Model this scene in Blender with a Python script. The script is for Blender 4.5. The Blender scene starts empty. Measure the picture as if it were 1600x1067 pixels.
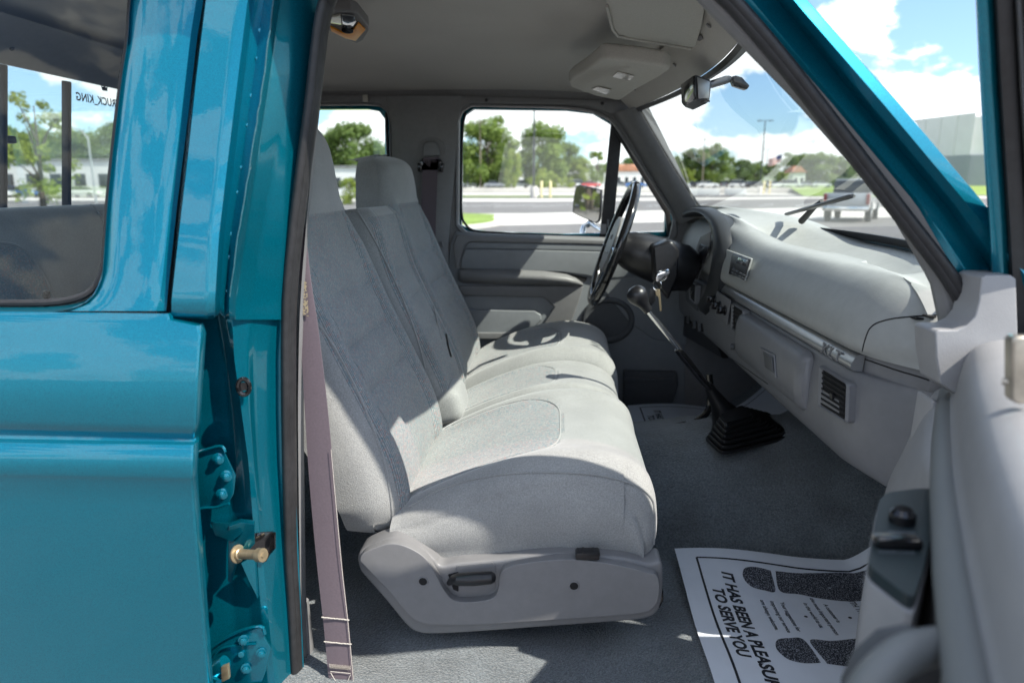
import bpy, bmesh, math, random
from mathutils import Vector, Matrix
from mathutils.bvhtree import BVHTree
random.seed(7)
C = bpy.context.scene.collection
sc = bpy.context.scene
# ------------------------------------------------------------------ camera
H = 1.6                                   # eye height
F_PX, YAW, PITCH = 1080.0, math.radians(3.7), math.radians(12.7)
cd = bpy.data.cameras.new('camera'); cam = bpy.data.objects.new('camera', cd); C.objects.link(cam)
cam.location = (0, 0, H); cam.rotation_euler = (math.radians(90)-PITCH, 0, YAW)
cd.sensor_width = 36; cd.lens = 36*F_PX/1600; cd.clip_start = 0.02; cd.clip_end = 3000
cd.dof.use_dof = True; cd.dof.focus_distance = 1.3; cd.dof.aperture_fstop = 4.0
sc.camera = cam
# ------------------------------------------------------------------ world
SUN = Vector((0.62, -0.275, 0.76)).normalized()
w = bpy.data.worlds.new('World'); sc.world = w; w.use_nodes = True
nt = w.node_tree; N = nt.nodes; L = nt.links
for n in list(N): N.remove(n)
out = N.new('ShaderNodeOutputWorld'); bg = N.new('ShaderNodeBackground'); sky = N.new('ShaderNodeTexSky')
sky.sky_type = 'NISHITA'; sky.sun_disc = False
sky.sun_elevation = math.asin(SUN.z); sky.sun_rotation = math.atan2(SUN.x, SUN.y)
sky.air_density = 1.0; sky.dust_density = 0.3; sky.ozone_density = 1.0
tc = N.new('ShaderNodeTexCoord'); sep = N.new('ShaderNodeSeparateXYZ'); L.new(tc.outputs['Generated'], sep.inputs[0])
def mth(op, a, b=None, c=None):
    n = N.new('ShaderNodeMath'); n.operation = op
    for i, v in enumerate((a, b, c)):
        if v is None: continue
        if isinstance(v, (int, float)): n.inputs[i].default_value = v
        else: L.new(v, n.inputs[i])
    return n.outputs[0]
zz = 1.0
cx = mth('ADD', sep.outputs[0], 5.1); cy = sep.outputs[1]; cz = mth("MULTIPLY", sep.outputs[2], 1.9)
cmb = N.new('ShaderNodeCombineXYZ'); L.new(cx, cmb.inputs[0]); L.new(cy, cmb.inputs[1]); L.new(cz, cmb.inputs[2])
no = N.new('ShaderNodeTexNoise'); no.inputs["Scale"].default_value = 6.5; no.inputs['Detail'].default_value = 9; no.inputs['Roughness'].default_value = 0.56
L.new(cmb.outputs[0], no.inputs['Vector'])
no2 = N.new('ShaderNodeTexNoise'); no2.inputs["Scale"].default_value = 1.9; no2.inputs['Detail'].default_value = 3
L.new(cmb.outputs[0], no2.inputs['Vector'])
cl = mth('ADD', mth('MULTIPLY', no.outputs[0], 0.75), mth('MULTIPLY', no2.outputs[0], 0.25))
cr = N.new('ShaderNodeMapRange'); cr.interpolation_type = 'SMOOTHSTEP'
cr.inputs[1].default_value = 0.495; cr.inputs[2].default_value = 0.545; L.new(cl, cr.inputs[0])
mixc = N.new('ShaderNodeMix'); mixc.data_type = 'RGBA'
thick = N.new('ShaderNodeMapRange'); thick.inputs[1].default_value = 0.55; thick.inputs[2].default_value = 0.72
thick.inputs[3].default_value = 1.0; thick.inputs[4].default_value = 0.72; L.new(cl, thick.inputs[0])
cloudcol = N.new('ShaderNodeVectorMath'); cloudcol.operation = 'SCALE'; cloudcol.inputs[0].default_value = (6.9, 7.0, 7.2); L.new(thick.outputs[0], cloudcol.inputs[3])
hz = N.new('ShaderNodeMapRange'); hz.inputs[1].default_value = 0.0; hz.inputs[2].default_value = 0.55; L.new(sep.outputs[2], hz.inputs[0])   # clear summer air: less glare low down
tn = N.new('ShaderNodeMix'); tn.data_type = 'RGBA'; tn.inputs[6].default_value = (0.50, 0.64, 0.84, 1); tn.inputs[7].default_value = (1, 1, 1, 1); L.new(hz.outputs[0], tn.inputs[0])
mu = N.new('ShaderNodeMix'); mu.data_type = 'RGBA'; mu.blend_type = 'MULTIPLY'; mu.inputs[0].default_value = 1; L.new(sky.outputs[0], mu.inputs[6]); L.new(tn.outputs[2], mu.inputs[7])
L.new(cr.outputs[0], mixc.inputs[0]); L.new(mu.outputs[2], mixc.inputs[6]); L.new(cloudcol.outputs[0], mixc.inputs[7])
L.new(mixc.outputs[2], bg.inputs[0]); bg.inputs[1].default_value = 0.148; L.new(bg.outputs[0], out.inputs[0])
# ------------------------------------------------------------------ sun, exposure
sd = bpy.data.lights.new('sun', 'SUN'); so = bpy.data.objects.new('sun', sd); C.objects.link(so)
sd.energy = 4.3; sd.angle = math.radians(0.5); sd.color = (1.0, 0.94, 0.84)
so.rotation_euler = (-SUN).to_track_quat('-Z', 'Y').to_euler(); so.location = (3, -3, 8)
sc.view_settings.view_transform = 'Standard'; sc.view_settings.look = 'None'; sc.view_settings.gamma = 1
sc.view_settings.exposure = 0.93
sc.cycles.max_bounces = 10; sc.cycles.diffuse_bounces = 6; sc.cycles.transparent_max_bounces = 24
sc.cycles.use_denoising = True; sc.cycles.caustics_reflective = False; sc.cycles.sample_clamp_indirect = 4

# ------------------------------------------------------------------ placement helpers
_R = Vector((math.cos(YAW), math.sin(YAW), 0))
_F = Vector((-math.sin(YAW)*math.cos(PITCH), math.cos(YAW)*math.cos(PITCH), -math.sin(PITCH)))
_U = _R.cross(_F); EYE = Vector((0, 0, H))
def ray(x, y): return _F + _R*((x-800)/F_PX) + _U*((533.5-y)/F_PX)
def P(x, y, Y): d = ray(x, y); return EYE + d*(Y/d.y)          # point of a sight line at depth Y
def PX(x, y, X): d = ray(x, y); return EYE + d*(X/d.x)
def PZ(x, y, z): d = ray(x, y); return EYE + d*(z/d.z)
def W(x, y, z): return Vector((x, y, z+H))                      # z measured from eye height
def lerp(a, b, t): return a+(b-a)*t
def cat(pts, n):
    """smooth curve through pts, n samples"""
    pts = [Vector(p) for p in pts]; m = len(pts)-1; o = []
    for i in range(n):
        u = i/(n-1)*m; k = min(int(u), m-1); t = u-k
        p0 = pts[max(k-1, 0)]; p1 = pts[k]; p2 = pts[k+1]; p3 = pts[min(k+2, m)]
        o.append(0.5*((2*p1)+(p2-p0)*t+(2*p0-5*p1+4*p2-p3)*t*t+(3*p1-p0-3*p2+p3)*t**3))
    return o
def ipl(tab, x):
    """piecewise linear table lookup (last axis floats or tuples)"""
    if x <= tab[0][0]: return tab[0][1]
    for (a, va), (b, vb) in zip(tab, tab[1:]):
        if x <= b:
            t = (x-a)/(b-a)
            return va+(vb-va)*t if not isinstance(va, tuple) else tuple(p+(q-p)*t for p, q in zip(va, vb))
    return tab[-1][1]
# ------------------------------------------------------------------ mesh helpers
def grid(bm, rows, close_u=False, caps=False, flip=False, mi=None):
    vs = [[bm.verts.new(p) for p in r] for r in rows]; nu = len(rows[0])
    for j in range(len(vs)-1):
        for i in range(nu if close_u else nu-1):
            a, b, c, d = vs[j][i], vs[j][(i+1) % nu], vs[j+1][(i+1) % nu], vs[j+1][i]
            try:
                f = bm.faces.new((a, d, c, b) if flip else (a, b, c, d))
                if mi: f.material_index = mi(j, i)
            except ValueError: pass
    if caps:
        for r in (vs[0], vs[-1]):
            try: bm.faces.new(r)
            except ValueError: pass
    return vs
def prism(bm, pts, ext, bev=0, seg=2, holes=()):
    """flat outline (3D points, optional holes) given thickness along ext"""
    b = bmesh.new(); ext = Vector(ext)
    if holes:
        es = []
        for loop in (pts,)+tuple(holes):
            vv = [b.verts.new(p) for p in loop]
            for i in range(len(vv)): es.append(b.edges.new((vv[i], vv[(i+1) % len(vv)])))
        r = bmesh.ops.triangle_fill(b, edges=es, use_beauty=True, use_dissolve=False)
        fs = [g for g in r['geom'] if isinstance(g, bmesh.types.BMFace)]
    else:
        fs = [b.faces.new([b.verts.new(p) for p in pts])]
    r = bmesh.ops.extrude_face_region(b, geom=fs)
    bmesh.ops.translate(b, vec=ext, verts=[g for g in r['geom'] if isinstance(g, bmesh.types.BMVert)])
    bmesh.ops.recalc_face_normals(b, faces=b.faces)
    if bev:
        es = [e for e in b.edges if len(e.link_faces) == 2 and e.calc_face_angle(0) > 0.7]
        bmesh.ops.bevel(b, geom=es, offset=bev, segments=seg, affect='EDGES', profile=0.6, clamp_overlap=True)
    join(bm, b)
def join(bm, b):
    m = bpy.data.meshes.new('tmp'); b.to_mesh(m); b.free(); bm.from_mesh(m); bpy.data.meshes.remove(m)
def box(bm, c, s, rot=None, bev=0, seg=2):
    b = bmesh.new(); bmesh.ops.create_cube(b, size=1)
    bmesh.ops.scale(b, vec=s, verts=b.verts)
    if bev: bmesh.ops.bevel(b, geom=list(b.edges), offset=bev, segments=seg, affect='EDGES', profile=0.6, clamp_overlap=True)
    M = Matrix.Translation(Vector(c)) @ (rot.to_4x4() if rot is not None else Matrix())
    b.transform(M); join(bm, b)
def tube(bm, pts, r, n=10, caps=True, flat=None, up=None):
    """swept round (or flattened) bar; r is a number or one radius per point"""
    pts = [Vector(p) for p in pts]; rr = r if isinstance(r, (list, tuple)) else [r]*len(pts)
    rows = []; prev = None
    for i, p in enumerate(pts):
        t = (pts[min(i+1, len(pts)-1)]-pts[max(i-1, 0)]).normalized()
        if prev is None:
            a = Vector(up) if up is not None else (Vector((0, 0, 1)) if abs(t.z) < 0.9 else Vector((1, 0, 0)))
        else: a = prev
        x = (a-t*a.dot(t)).normalized(); prev = x; y = t.cross(x)
        k = flat or 1
        rows.append([p+(x*math.cos(q)*k+y*math.sin(q))*rr[i] for q in [2*math.pi*j/n for j in range(n)]])
    grid(bm, rows, close_u=True, caps=caps)
def disc(bm, c, nrm, r, h, n=20, bev=0):
    """short cylinder, base centre c, along nrm"""
    nrm = Vector(nrm).normalized(); q = nrm.to_track_quat('Z', 'Y').to_matrix()
    pts = [Vector(c)+q @ Vector((math.cos(2*math.pi*i/n)*r, math.sin(2*math.pi*i/n)*r, 0)) for i in range(n)]
    prism(bm, pts, nrm*h, bev, 2)
def ribbon(bm, a, b, th=None):
    """strip between two polylines with thickness vector"""
    a = [Vector(p) for p in a]; b = [Vector(p) for p in b]
    if th is None: grid(bm, [a, b]); return
    th = Vector(th); rows = [[p, q, q+th, p+th] for p, q in zip(a, b)]
    grid(bm, rows, close_u=True, caps=True)
LOC = {}
def obj(name, bm, mats, parent=None, ang=35, flipcheck=True):
    if flipcheck: bmesh.ops.recalc_face_normals(bm, faces=bm.faces)
    lo = Vector([min(v.co[i] for v in bm.verts) for i in range(3)]); hi = Vector([max(v.co[i] for v in bm.verts) for i in range(3)])
    c = (lo+hi)/2
    if parent is None: c.z = lo.z
    bmesh.ops.translate(bm, vec=-c, verts=bm.verts)
    me = bpy.data.meshes.new(name); bm.to_mesh(me); bm.free()
    for m in (mats if isinstance(mats, (list, tuple)) else [mats]): me.materials.append(m)
    for p in me.polygons: p.use_smooth = True
    me.set_sharp_from_angle(angle=math.radians(ang))
    o = bpy.data.objects.new(name, me); C.objects.link(o); LOC[o.name] = c
    if parent is not None: o.parent = parent; o.location = c-LOC[parent.name]
    else: o.location = c
    return o
def tag(o, label=None, cat=None, group=None, kind=None):
    for k, v in (('label', label), ('category', cat), ('group', group), ('kind', kind)):
        if v: o[k] = v
    return o
def empty(name, loc, label=None, cat=None, group=None, parent=None):
    o = bpy.data.objects.new(name, None); C.objects.link(o); LOC[o.name] = Vector(loc); o.empty_display_size = .1
    o.location = Vector(loc)-(LOC[parent.name] if parent is not None else Vector())
    if parent is not None: o.parent = parent
    return tag(o, label, cat, group)
def bvh(*os):
    ts = []
    for o in os:
        bm = bmesh.new(); bm.from_mesh(o.data); bmesh.ops.translate(bm, vec=LOC[o.name], verts=bm.verts)
        ts.append(BVHTree.FromBMesh(bm)); bm.free()
    return ts
def hit(ts, x, y, lift=0.001, back=None):
    """the point of a built surface on one sight line, lifted along its normal"""
    d = ray(x, y).normalized(); best = None
    for t in ts:
        h = t.ray_cast(EYE, d)
        if h[0] is not None and (best is None or h[3] < best[3]): best = h
    if best is None: return back
    n = best[1] if best[1].dot(d) < 0 else -best[1]
    return best[0]+n*lift
def new(): return bmesh.new()
def copy_tree(o, parent=None):
    c = o.copy(); C.objects.link(c); c.parent = parent
    for ch in list(o.children):
        copy_tree(ch, c)
    return c

# ------------------------------------------------------------------ materials
def mat(name, col, rough=0.5, metal=0, noise=None, bump=None, coat=0, sheen=0, spec=0.5, coords='Object', col2=None, trans=0, emis=None, anis=None, coatr=0.03):
    """noise=(scale, amount) mottles the colour; bump=(scale, strength, dist) grain"""
    m = bpy.data.materials.new(name); m.use_nodes = True; t = m.node_tree; n = t.nodes; l = t.links
    b = n['Principled BSDF']; b.inputs['Base Color'].default_value = (*col, 1); b.inputs['Roughness'].default_value = rough
    b.inputs['Metallic'].default_value = metal; b.inputs['Coat Weight'].default_value = coat; b.inputs['Coat Roughness'].default_value = coatr
    b.inputs['Sheen Weight'].default_value = sheen; b.inputs['Specular IOR Level'].default_value = spec
    b.inputs['Transmission Weight'].default_value = trans
    if emis: b.inputs['Emission Color'].default_value = (*emis[:3], 1); b.inputs['Emission Strength'].default_value = emis[3]
    tcn = n.new('ShaderNodeTexCoord')
    if noise:
        no = n.new('ShaderNodeTexNoise'); no.inputs['Scale'].default_value = noise[0]; no.inputs['Detail'].default_value = 6; no.inputs['Roughness'].default_value = 0.6
        l.new(tcn.outputs[coords], no.inputs['Vector'])
        mr = n.new('ShaderNodeMapRange'); mr.inputs[1].default_value = 0.3; mr.inputs[2].default_value = 0.7
        l.new(no.outputs[0], mr.inputs[0])
        mx = n.new('ShaderNodeMix'); mx.data_type = 'RGBA'; c2 = col2 or tuple(c*(1-noise[1]) for c in col); c1 = col if col2 else tuple(min(1, c*(1+noise[1])) for c in col)
        mx.inputs[6].default_value = (*c1, 1); mx.inputs[7].default_value = (*c2, 1)
        l.new(mr.outputs[0], mx.inputs[0]); l.new(mx.outputs[2], b.inputs['Base Color'])
    if bump:
        no = n.new('ShaderNodeTexNoise'); no.inputs['Scale'].default_value = bump[0]; no.inputs['Detail'].default_value = 3
        l.new(tcn.outputs[coords], no.inputs['Vector'])
        bp = n.new('ShaderNodeBump'); bp.inputs['Strength'].default_value = bump[1]; bp.inputs['Distance'].default_value = bump[2] if len(bump) > 2 else 0.001
        l.new(no.outputs[0], bp.inputs['Height']); l.new(bp.outputs[0], b.inputs['Normal'])
    return m
def add_second_mottle(m, scale, amount):
    t = m.node_tree; n = t.nodes; l = t.links; b = n['Principled BSDF']
    src = b.inputs['Base Color'].links[0].from_socket
    no = n.new('ShaderNodeTexNoise'); no.inputs['Scale'].default_value = scale; no.inputs['Detail'].default_value = 4
    tcn = n.new('ShaderNodeTexCoord'); l.new(tcn.outputs['Object'], no.inputs['Vector'])
    mr = n.new('ShaderNodeMapRange'); mr.inputs[1].default_value = .3; mr.inputs[2].default_value = .7; mr.inputs[3].default_value = 1-amount; mr.inputs[4].default_value = 1+amount
    l.new(no.outputs[0], mr.inputs[0])
    v = n.new('ShaderNodeVectorMath'); v.operation = 'SCALE'; l.new(src, v.inputs[0]); l.new(mr.outputs[0], v.inputs[3]); l.new(v.outputs[0], b.inputs['Base Color'])
    return m
def paint_mat(name):
    m = mat(name, (0.0, 0.13, 0.19), 0.30, 0.70, coat=.9, coatr=0.015, spec=.3)
    t = m.node_tree; n = t.nodes; l = t.links; b = n['Principled BSDF']
    tcn = n.new('ShaderNodeTexCoord'); vo = n.new('ShaderNodeTexVoronoi'); vo.inputs['Scale'].default_value = 1400
    l.new(tcn.outputs['Object'], vo.inputs['Vector'])
    mx = n.new('ShaderNodeMix'); mx.data_type = 'RGBA'; mx.inputs[6].default_value = (0.0, 0.15, 0.225, 1); mx.inputs[7].default_value = (0.0, 0.23, 0.33, 1)
    s = n.new('ShaderNodeSeparateColor'); l.new(vo.outputs['Color'], s.inputs[0]); l.new(s.outputs[0], mx.inputs[0]); l.new(mx.outputs[2], b.inputs['Base Color'])
    # faint orange peel in the lacquer
    no = n.new('ShaderNodeTexNoise'); no.inputs['Scale'].default_value = 160; l.new(tcn.outputs['Object'], no.inputs['Vector'])
    bp = n.new('ShaderNodeBump'); bp.inputs['Strength'].default_value = 0.03; bp.inputs['Distance'].default_value = 0.001
    l.new(no.outputs[0], bp.inputs['Height']); l.new(bp.outputs[0], b.inputs['Coat Normal'])
    return m
def glass_mat(name, tint=(0.93, 0.97, 0.95), rough=0.0, refl=0.07):
    m = bpy.data.materials.new(name); m.use_nodes = True; t = m.node_tree; n = t.nodes; l = t.links
    for q in list(n): n.remove(q)
    o = n.new('ShaderNodeOutputMaterial'); tr = n.new('ShaderNodeBsdfTransparent'); gl = n.new('ShaderNodeBsdfGlossy'); mx = n.new('ShaderNodeMixShader')
    tr.inputs[0].default_value = (*tint, 1); gl.inputs['Roughness'].default_value = rough
    lw = n.new('ShaderNodeLayerWeight'); lw.inputs[0].default_value = 0.25
    mr = n.new('ShaderNodeMapRange'); mr.inputs[3].default_value = refl*0.5; mr.inputs[4].default_value = 0.35; l.new(lw.outputs['Fresnel'], mr.inputs[0])
    l.new(mr.outputs[0], mx.inputs[0]); l.new(tr.outputs[0], mx.inputs[1]); l.new(gl.outputs[0], mx.inputs[2]); l.new(mx.outputs[0], o.inputs[0])
    return m
def rib_mat(name):
    """ribbed seat cloth: fine corded rows with small flecks of colour"""
    m = mat(name, (.2, .25, .28), 0.9, sheen=0.35); t = m.node_tree; n = t.nodes; l = t.links; b = n['Principled BSDF']
    tcn = n.new('ShaderNodeTexCoord')
    wv = n.new('ShaderNodeTexWave'); wv.wave_type = 'BANDS'; wv.bands_direction = 'Y'; wv.inputs['Scale'].default_value = 95; wv.inputs['Distortion'].default_value = 1.2; wv.inputs['Detail'].default_value = 1; wv.inputs['Detail Scale'].default_value = 3
    l.new(tcn.outputs['Object'], wv.inputs['Vector'])
    vo = n.new('ShaderNodeTexVoronoi'); vo.inputs['Scale'].default_value = 330; l.new(tcn.outputs['Object'], vo.inputs['Vector'])
    s = n.new('ShaderNodeSeparateColor'); l.new(vo.outputs['Color'], s.inputs[0])
    rp = n.new('ShaderNodeValToRGB'); e = rp.color_ramp.elements; rp.color_ramp.interpolation = 'CONSTANT'
    e[0].position = 0; e[0].color = (.245, .262, .268, 1); e[1].position = .34; e[1].color = (.30, .31, .31, 1)
    for p, c in ((.6, (.20, .255, .275, 1)), (.76, (.34, .24, .235, 1)), (.86, (.16, .235, .26, 1)), (.94, (.36, .37, .36, 1))):
        q = e.new(p); q.color = c
    l.new(s.outputs[0], rp.inputs[0])
    mx = n.new('ShaderNodeMix'); mx.data_type = 'RGBA'; mx.blend_type = 'MULTIPLY'; mx.inputs[0].default_value = 1
    g = n.new('ShaderNodeMapRange'); g.inputs[3].default_value = 0.62; g.inputs[4].default_value = 1.12; l.new(wv.outputs[0], g.inputs[0])
    l.new(rp.outputs[0], mx.inputs[6]); l.new(g.outputs[0], mx.inputs[7])
    no = n.new('ShaderNodeTexNoise'); no.inputs['Scale'].default_value = 9; no.inputs['Detail'].default_value = 4; l.new(tcn.outputs['Object'], no.inputs['Vector'])
    g2 = n.new('ShaderNodeMapRange'); g2.inputs[1].default_value = .3; g2.inputs[2].default_value = .7; g2.inputs[3].default_value = .9; g2.inputs[4].default_value = 1.1; l.new(no.outputs[0], g2.inputs[0])
    v = n.new('ShaderNodeVectorMath'); v.operation = 'SCALE'; l.new(mx.outputs[2], v.inputs[0]); l.new(g2.outputs[0], v.inputs[3]); l.new(v.outputs[0], b.inputs['Base Color'])
    bp = n.new('ShaderNodeBump'); bp.inputs['Strength'].default_value = .55; bp.inputs['Distance'].default_value = .0012
    ad = n.new('ShaderNodeMath'); l.new(wv.outputs[0], ad.inputs[0]); l.new(s.outputs[1], ad.inputs[1]); l.new(ad.outputs[0], bp.inputs['Height']); l.new(bp.outputs[0], b.inputs['Normal'])
    return m
def speck_mat(name, a, b_, scale, th=.5):
    m = mat(name, a, .8); t = m.node_tree; n = t.nodes; l = t.links
    tcn = n.new('ShaderNodeTexCoord'); no = n.new('ShaderNodeTexNoise'); no.inputs['Scale'].default_value = scale; no.inputs['Detail'].default_value = 1
    l.new(tcn.outputs['Object'], no.inputs['Vector'])
    rp = n.new('ShaderNodeValToRGB'); rp.color_ramp.interpolation = 'CONSTANT'; rp.color_ramp.elements[0].color = (*a, 1); rp.color_ramp.elements[1].color = (*b_, 1); rp.color_ramp.elements[1].position = th
    l.new(no.outputs[0], rp.inputs[0]); l.new(rp.outputs[0], n['Principled BSDF'].inputs['Base Color']); return m
M = {}
M['paint'] = paint_mat('teal_paint')
M['plush'] = add_second_mottle(mat('plush_cloth', (.285, .29, .285), .95, sheen=.5, noise=(420, .22), bump=(520, .55, .0015)), 11, .10)
M['rib'] = rib_mat('ribbed_cloth')
M['plastic'] = add_second_mottle(mat('grey_plastic', (.188, .189, .194), .48, noise=(60, .05), bump=(900, .12, .0006)), 6, .06)
M['plastic_dk'] = mat('dark_grey_plastic', (.075, .08, .087), .5, noise=(60, .08), bump=(900, .12, .0006))
M['door_grey'] = add_second_mottle(mat('door_grey', (.21, .225, .24), .45, noise=(40, .06), bump=(900, .15, .0006)), 5, .08)
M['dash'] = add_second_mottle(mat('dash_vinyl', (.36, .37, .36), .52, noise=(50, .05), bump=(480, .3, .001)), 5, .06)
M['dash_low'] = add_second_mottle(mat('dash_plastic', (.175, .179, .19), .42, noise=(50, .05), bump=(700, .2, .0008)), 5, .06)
M['strip'] = mat('satin_strip', (.42, .43, .44), .3, .7, noise=(90, .06))
M['door_panel'] = add_second_mottle(mat('door_vinyl', (.29, .292, .30), .46, noise=(40, .05), bump=(520, .3, .001)), 5, .06)
M['ridge'] = mat('ridge_vinyl', (.15, .16, .16), .5, bump=(700, .2, .0008))
M['black'] = mat('black_plastic', (.012, .012, .014), .35, noise=(80, .2), bump=(700, .15, .0006))
M['gloss_black'] = mat('gloss_black', (.008, .008, .009), .12, coat=.4)
M['rubber'] = add_second_mottle(mat('black_rubber', (.022, .022, .024), .5, noise=(70, .25), bump=(300, .2, .0008)), 14, .2)
M['boot'] = mat('rubber_boot', (.006, .006, .007), .38, bump=(500, .2, .0006))
M['belt'] = mat('belt_webbing', (.115, .088, .105), .55, noise=(300, .12), bump=(900, .3, .0006), sheen=.2)
M['thread'] = mat('thread', (.5, .47, .42), .8)
M['liner'] = add_second_mottle(mat('headliner', (.50, .475, .44), .95, noise=(350, .08), bump=(450, .4, .001), sheen=.2), 4, .05)
M['trim'] = add_second_mottle(mat('pillar_trim', (.20, .198, .20), .5, noise=(60, .06), bump=(800, .15, .0006)), 5, .06)
M['visor'] = mat('visor_cloth', (.52, .50, .46), .9, noise=(300, .08), bump=(400, .5, .0012))
M['carpet'] = add_second_mottle(mat('carpet', (.165, .19, .205), 1.0, noise=(240, .7), bump=(260, 1.0, .006), sheen=.3, col2=(.06, .074, .082)), 9, .28)
M['chrome'] = mat('chrome', (.8, .8, .8), .08, 1)
M['steel'] = mat('worn_steel', (.42, .38, .32), .35, .8, noise=(60, .2))
M['brass'] = mat('worn_striker', (.42, .34, .22), .4, .7, noise=(90, .25))
M['glass'] = glass_mat('clear_glass', (.95, .98, .97))
M['wind'] = glass_mat('windshield_glass', (.91, .97, .945), refl=.05)
M['amber'] = mat('amber_lens', (.95, .36, .05), .35, spec=.15, noise=(30, .15))
M['lens'] = mat('white_lens', (.55, .52, .46), .2, coat=.6, bump=(260, .8, .002))
M['paper'] = mat('paper', (.66, .70, .76), .8, noise=(25, .03), bump=(30, .1, .002))
M['ink'] = mat('ink', (.012, .014, .02), .6)
M['ink_speck'] = speck_mat('stippled_ink', (.02, .022, .03), (.28, .30, .34), 520, .57)
M['mirror'] = mat('mirror_face', (.9, .9, .9), .01, 1)
M['lcd'] = mat('display', (.035, .035, .04), .15, coat=.5)
M['galv_print'] = mat('grey_print', (.25, .28, .30), .6)
M['shade_black'] = mat('recess_shade_black', (.005, .005, .006), .8)  # near-black stands in for shade in recesses; louvers and seams wear it too
M['white'] = mat('white_print', (.7, .72, .75), .6)
M['sealer'] = mat('seam_sealer', (.03, .11, .14), .6, noise=(200, .3))

# ================================================================== THE TRUCK
truck = empty('pickup_truck', (-0.3, 1.72, 0.0), 'teal crew cab pickup truck seen through its open passenger door, grey cloth seats inside', 'truck')
def part(name, bm, m, parent=None, ang=35, **k): 
    o = obj(name, bm, m, parent if parent is not None else truck, ang)
    return tag(o, **k) if k else o
# ---- rear door: outer skin with its creases (closed, left of picture)
win_edge = [(-200, 225), (0, 204), (60, 200), (125, 190), (232, 177), (319, 168), (362, 165), (427, 160), (455, 150), (470, 138), (480, 120), (486, 95)]
gap_edge = [(-200, 345), (0, 318), (60, 308), (190, 293), (319, 277), (448, 263), (494, 259)]
def zskin(z):    # depth of the cab side against height (leans in above the belt)
    return 0.85+max(0, z+0.17)*0.24
def Pskin(x, y, dY=0):
    p = P(x, y, .85)
    for _ in range(4): p = P(x, y, zskin(p.z-H)+dY)
    return p
bm = new(); rows = []
for i in range(46):
    y = lerp(-200, 486, (i/45)**0.8); a = ipl(win_edge, y); b = ipl(gap_edge, y)
    rows.append([Pskin(lerp(a, b, k/10), y, (0.0 if 0 < k < 10 else .004)+ .006*(abs(k/5-1)**4)) for k in range(11)])
grid(bm, rows)
# low skin: (y at left, y at right edge, depth)
low = [(486, 490, .848), (492, 500, .846), (502, 509, .8445), (520, 524, .842), (545, 548, .838), (575, 577, .8335), (605, 607, .8295), (635, 638, .827), (655, 662, .8275),
       (662, 672, .8285), (670, 679, .834), (678, 686, .8365), (684, 690, .834), (691, 695, .827), (705, 709, .8225), (722, 728, .8195), (737, 744, .8185), (742, 749, .820), (748, 754, .8225), (790, 790, .8235), (860, 860, .826), (960, 960, .832), (1067, 1067, .84), (1300, 1300, .85)]
right = [(486, 259), (494, 259), (500, 262), (506, 285), (509, 306), (524, 310), (600, 305), (662, 302), (690, 299), (744, 297), (790, 300), (860, 306), (960, 314), (1067, 322), (1300, 338)]
rows = []
for yl, yr, Y in low:
    xr = ipl(right, yr); r = []
    for k in range(31):
        t = k/30; x = lerp(-900, xr, 1-(1-t)**2.2); y = lerp(yl, yr, max(0, (x+60)/(xr+60)) if x > -60 else 0)
        r.append(P(x, y, Y))
    p = r[-1]; r += [p+Vector((.0025, .0012, 0)), p+Vector((.0035, .005, 0)), p+Vector((.002, .016, 0))]
    rows.append(r)
grid(bm, rows)
# behind the window: skin continues rearwards
ribbon(bm, [P(-900, -200, .97), P(-900, 486, .85)], [P(-420, -200, .97), P(-420, 486, .85)])
rear_door = part('rear_door', bm, M['paint'], ang=28)
bm = new()      # the turned-in flange round the window, teal then black rubber
edge = cat([Pskin(x, y, .004) for y, x in win_edge]+[Pskin(60, 489, .002), Pskin(0, 489.5, .002), Pskin(-160, 489, .002), Pskin(-420, 489, .002)], 80)
ins = [p+Vector((-.006, .022, .004)) for p in edge]
grid(bm, [edge, [lerp(a, b, .3)+Vector((.0, .0, 0)) for a, b in zip(edge, ins)], ins]); part('window_flange', bm, M['paint'], rear_door)
bm = new(); tube(bm, [p+Vector((-.007, .004, .005)) for p in ins], .005, 8); part('window_seal', bm, M['rubber'], rear_door)
bm = new(); prism(bm, [P(-420, -150, 1.0), P(225, -150, 1.0), P(190, 300, .93), P(172, 470, .885), P(120, 500, .882), P(-420, 500, .882)], (0, .004, 0)); part('window_glass', bm, glass_mat('side_glass', (.96, .98, .97), 0, .01), rear_door)
bm = new(); p = P(72, 488, .90); q = P(73, 456, .90)
tube(bm, [p, lerp(p, q, .35), lerp(p, q, .5), lerp(p, q, .62), lerp(p, q, .78), q, q+Vector((0, 0, .002))], [.0038, .0032, .0042, .0030, .0046, .0042, .001], 10); part('lock_pin', bm, M['gloss_black'], rear_door)
bm = new(); ribbon(bm, [P(-420, 487, .885), P(112, 487, .885)], [P(-420, 500, .94), P(140, 500, .94)], (0, 0, -.02)); part('window_ledge', bm, M['rubber'], rear_door)

bm = new(); rows = [[P(ipl(gap_edge, y)-14, y, 1.0-.10*min(1, max(0, y/480))), P(ipl(gap_edge, y)+40, y, 1.02-.10*min(1, max(0, y/480)))] for y in range(-200, 521, 40)]
grid(bm, rows); part('gap_backing', bm, M['rubber'])
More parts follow.
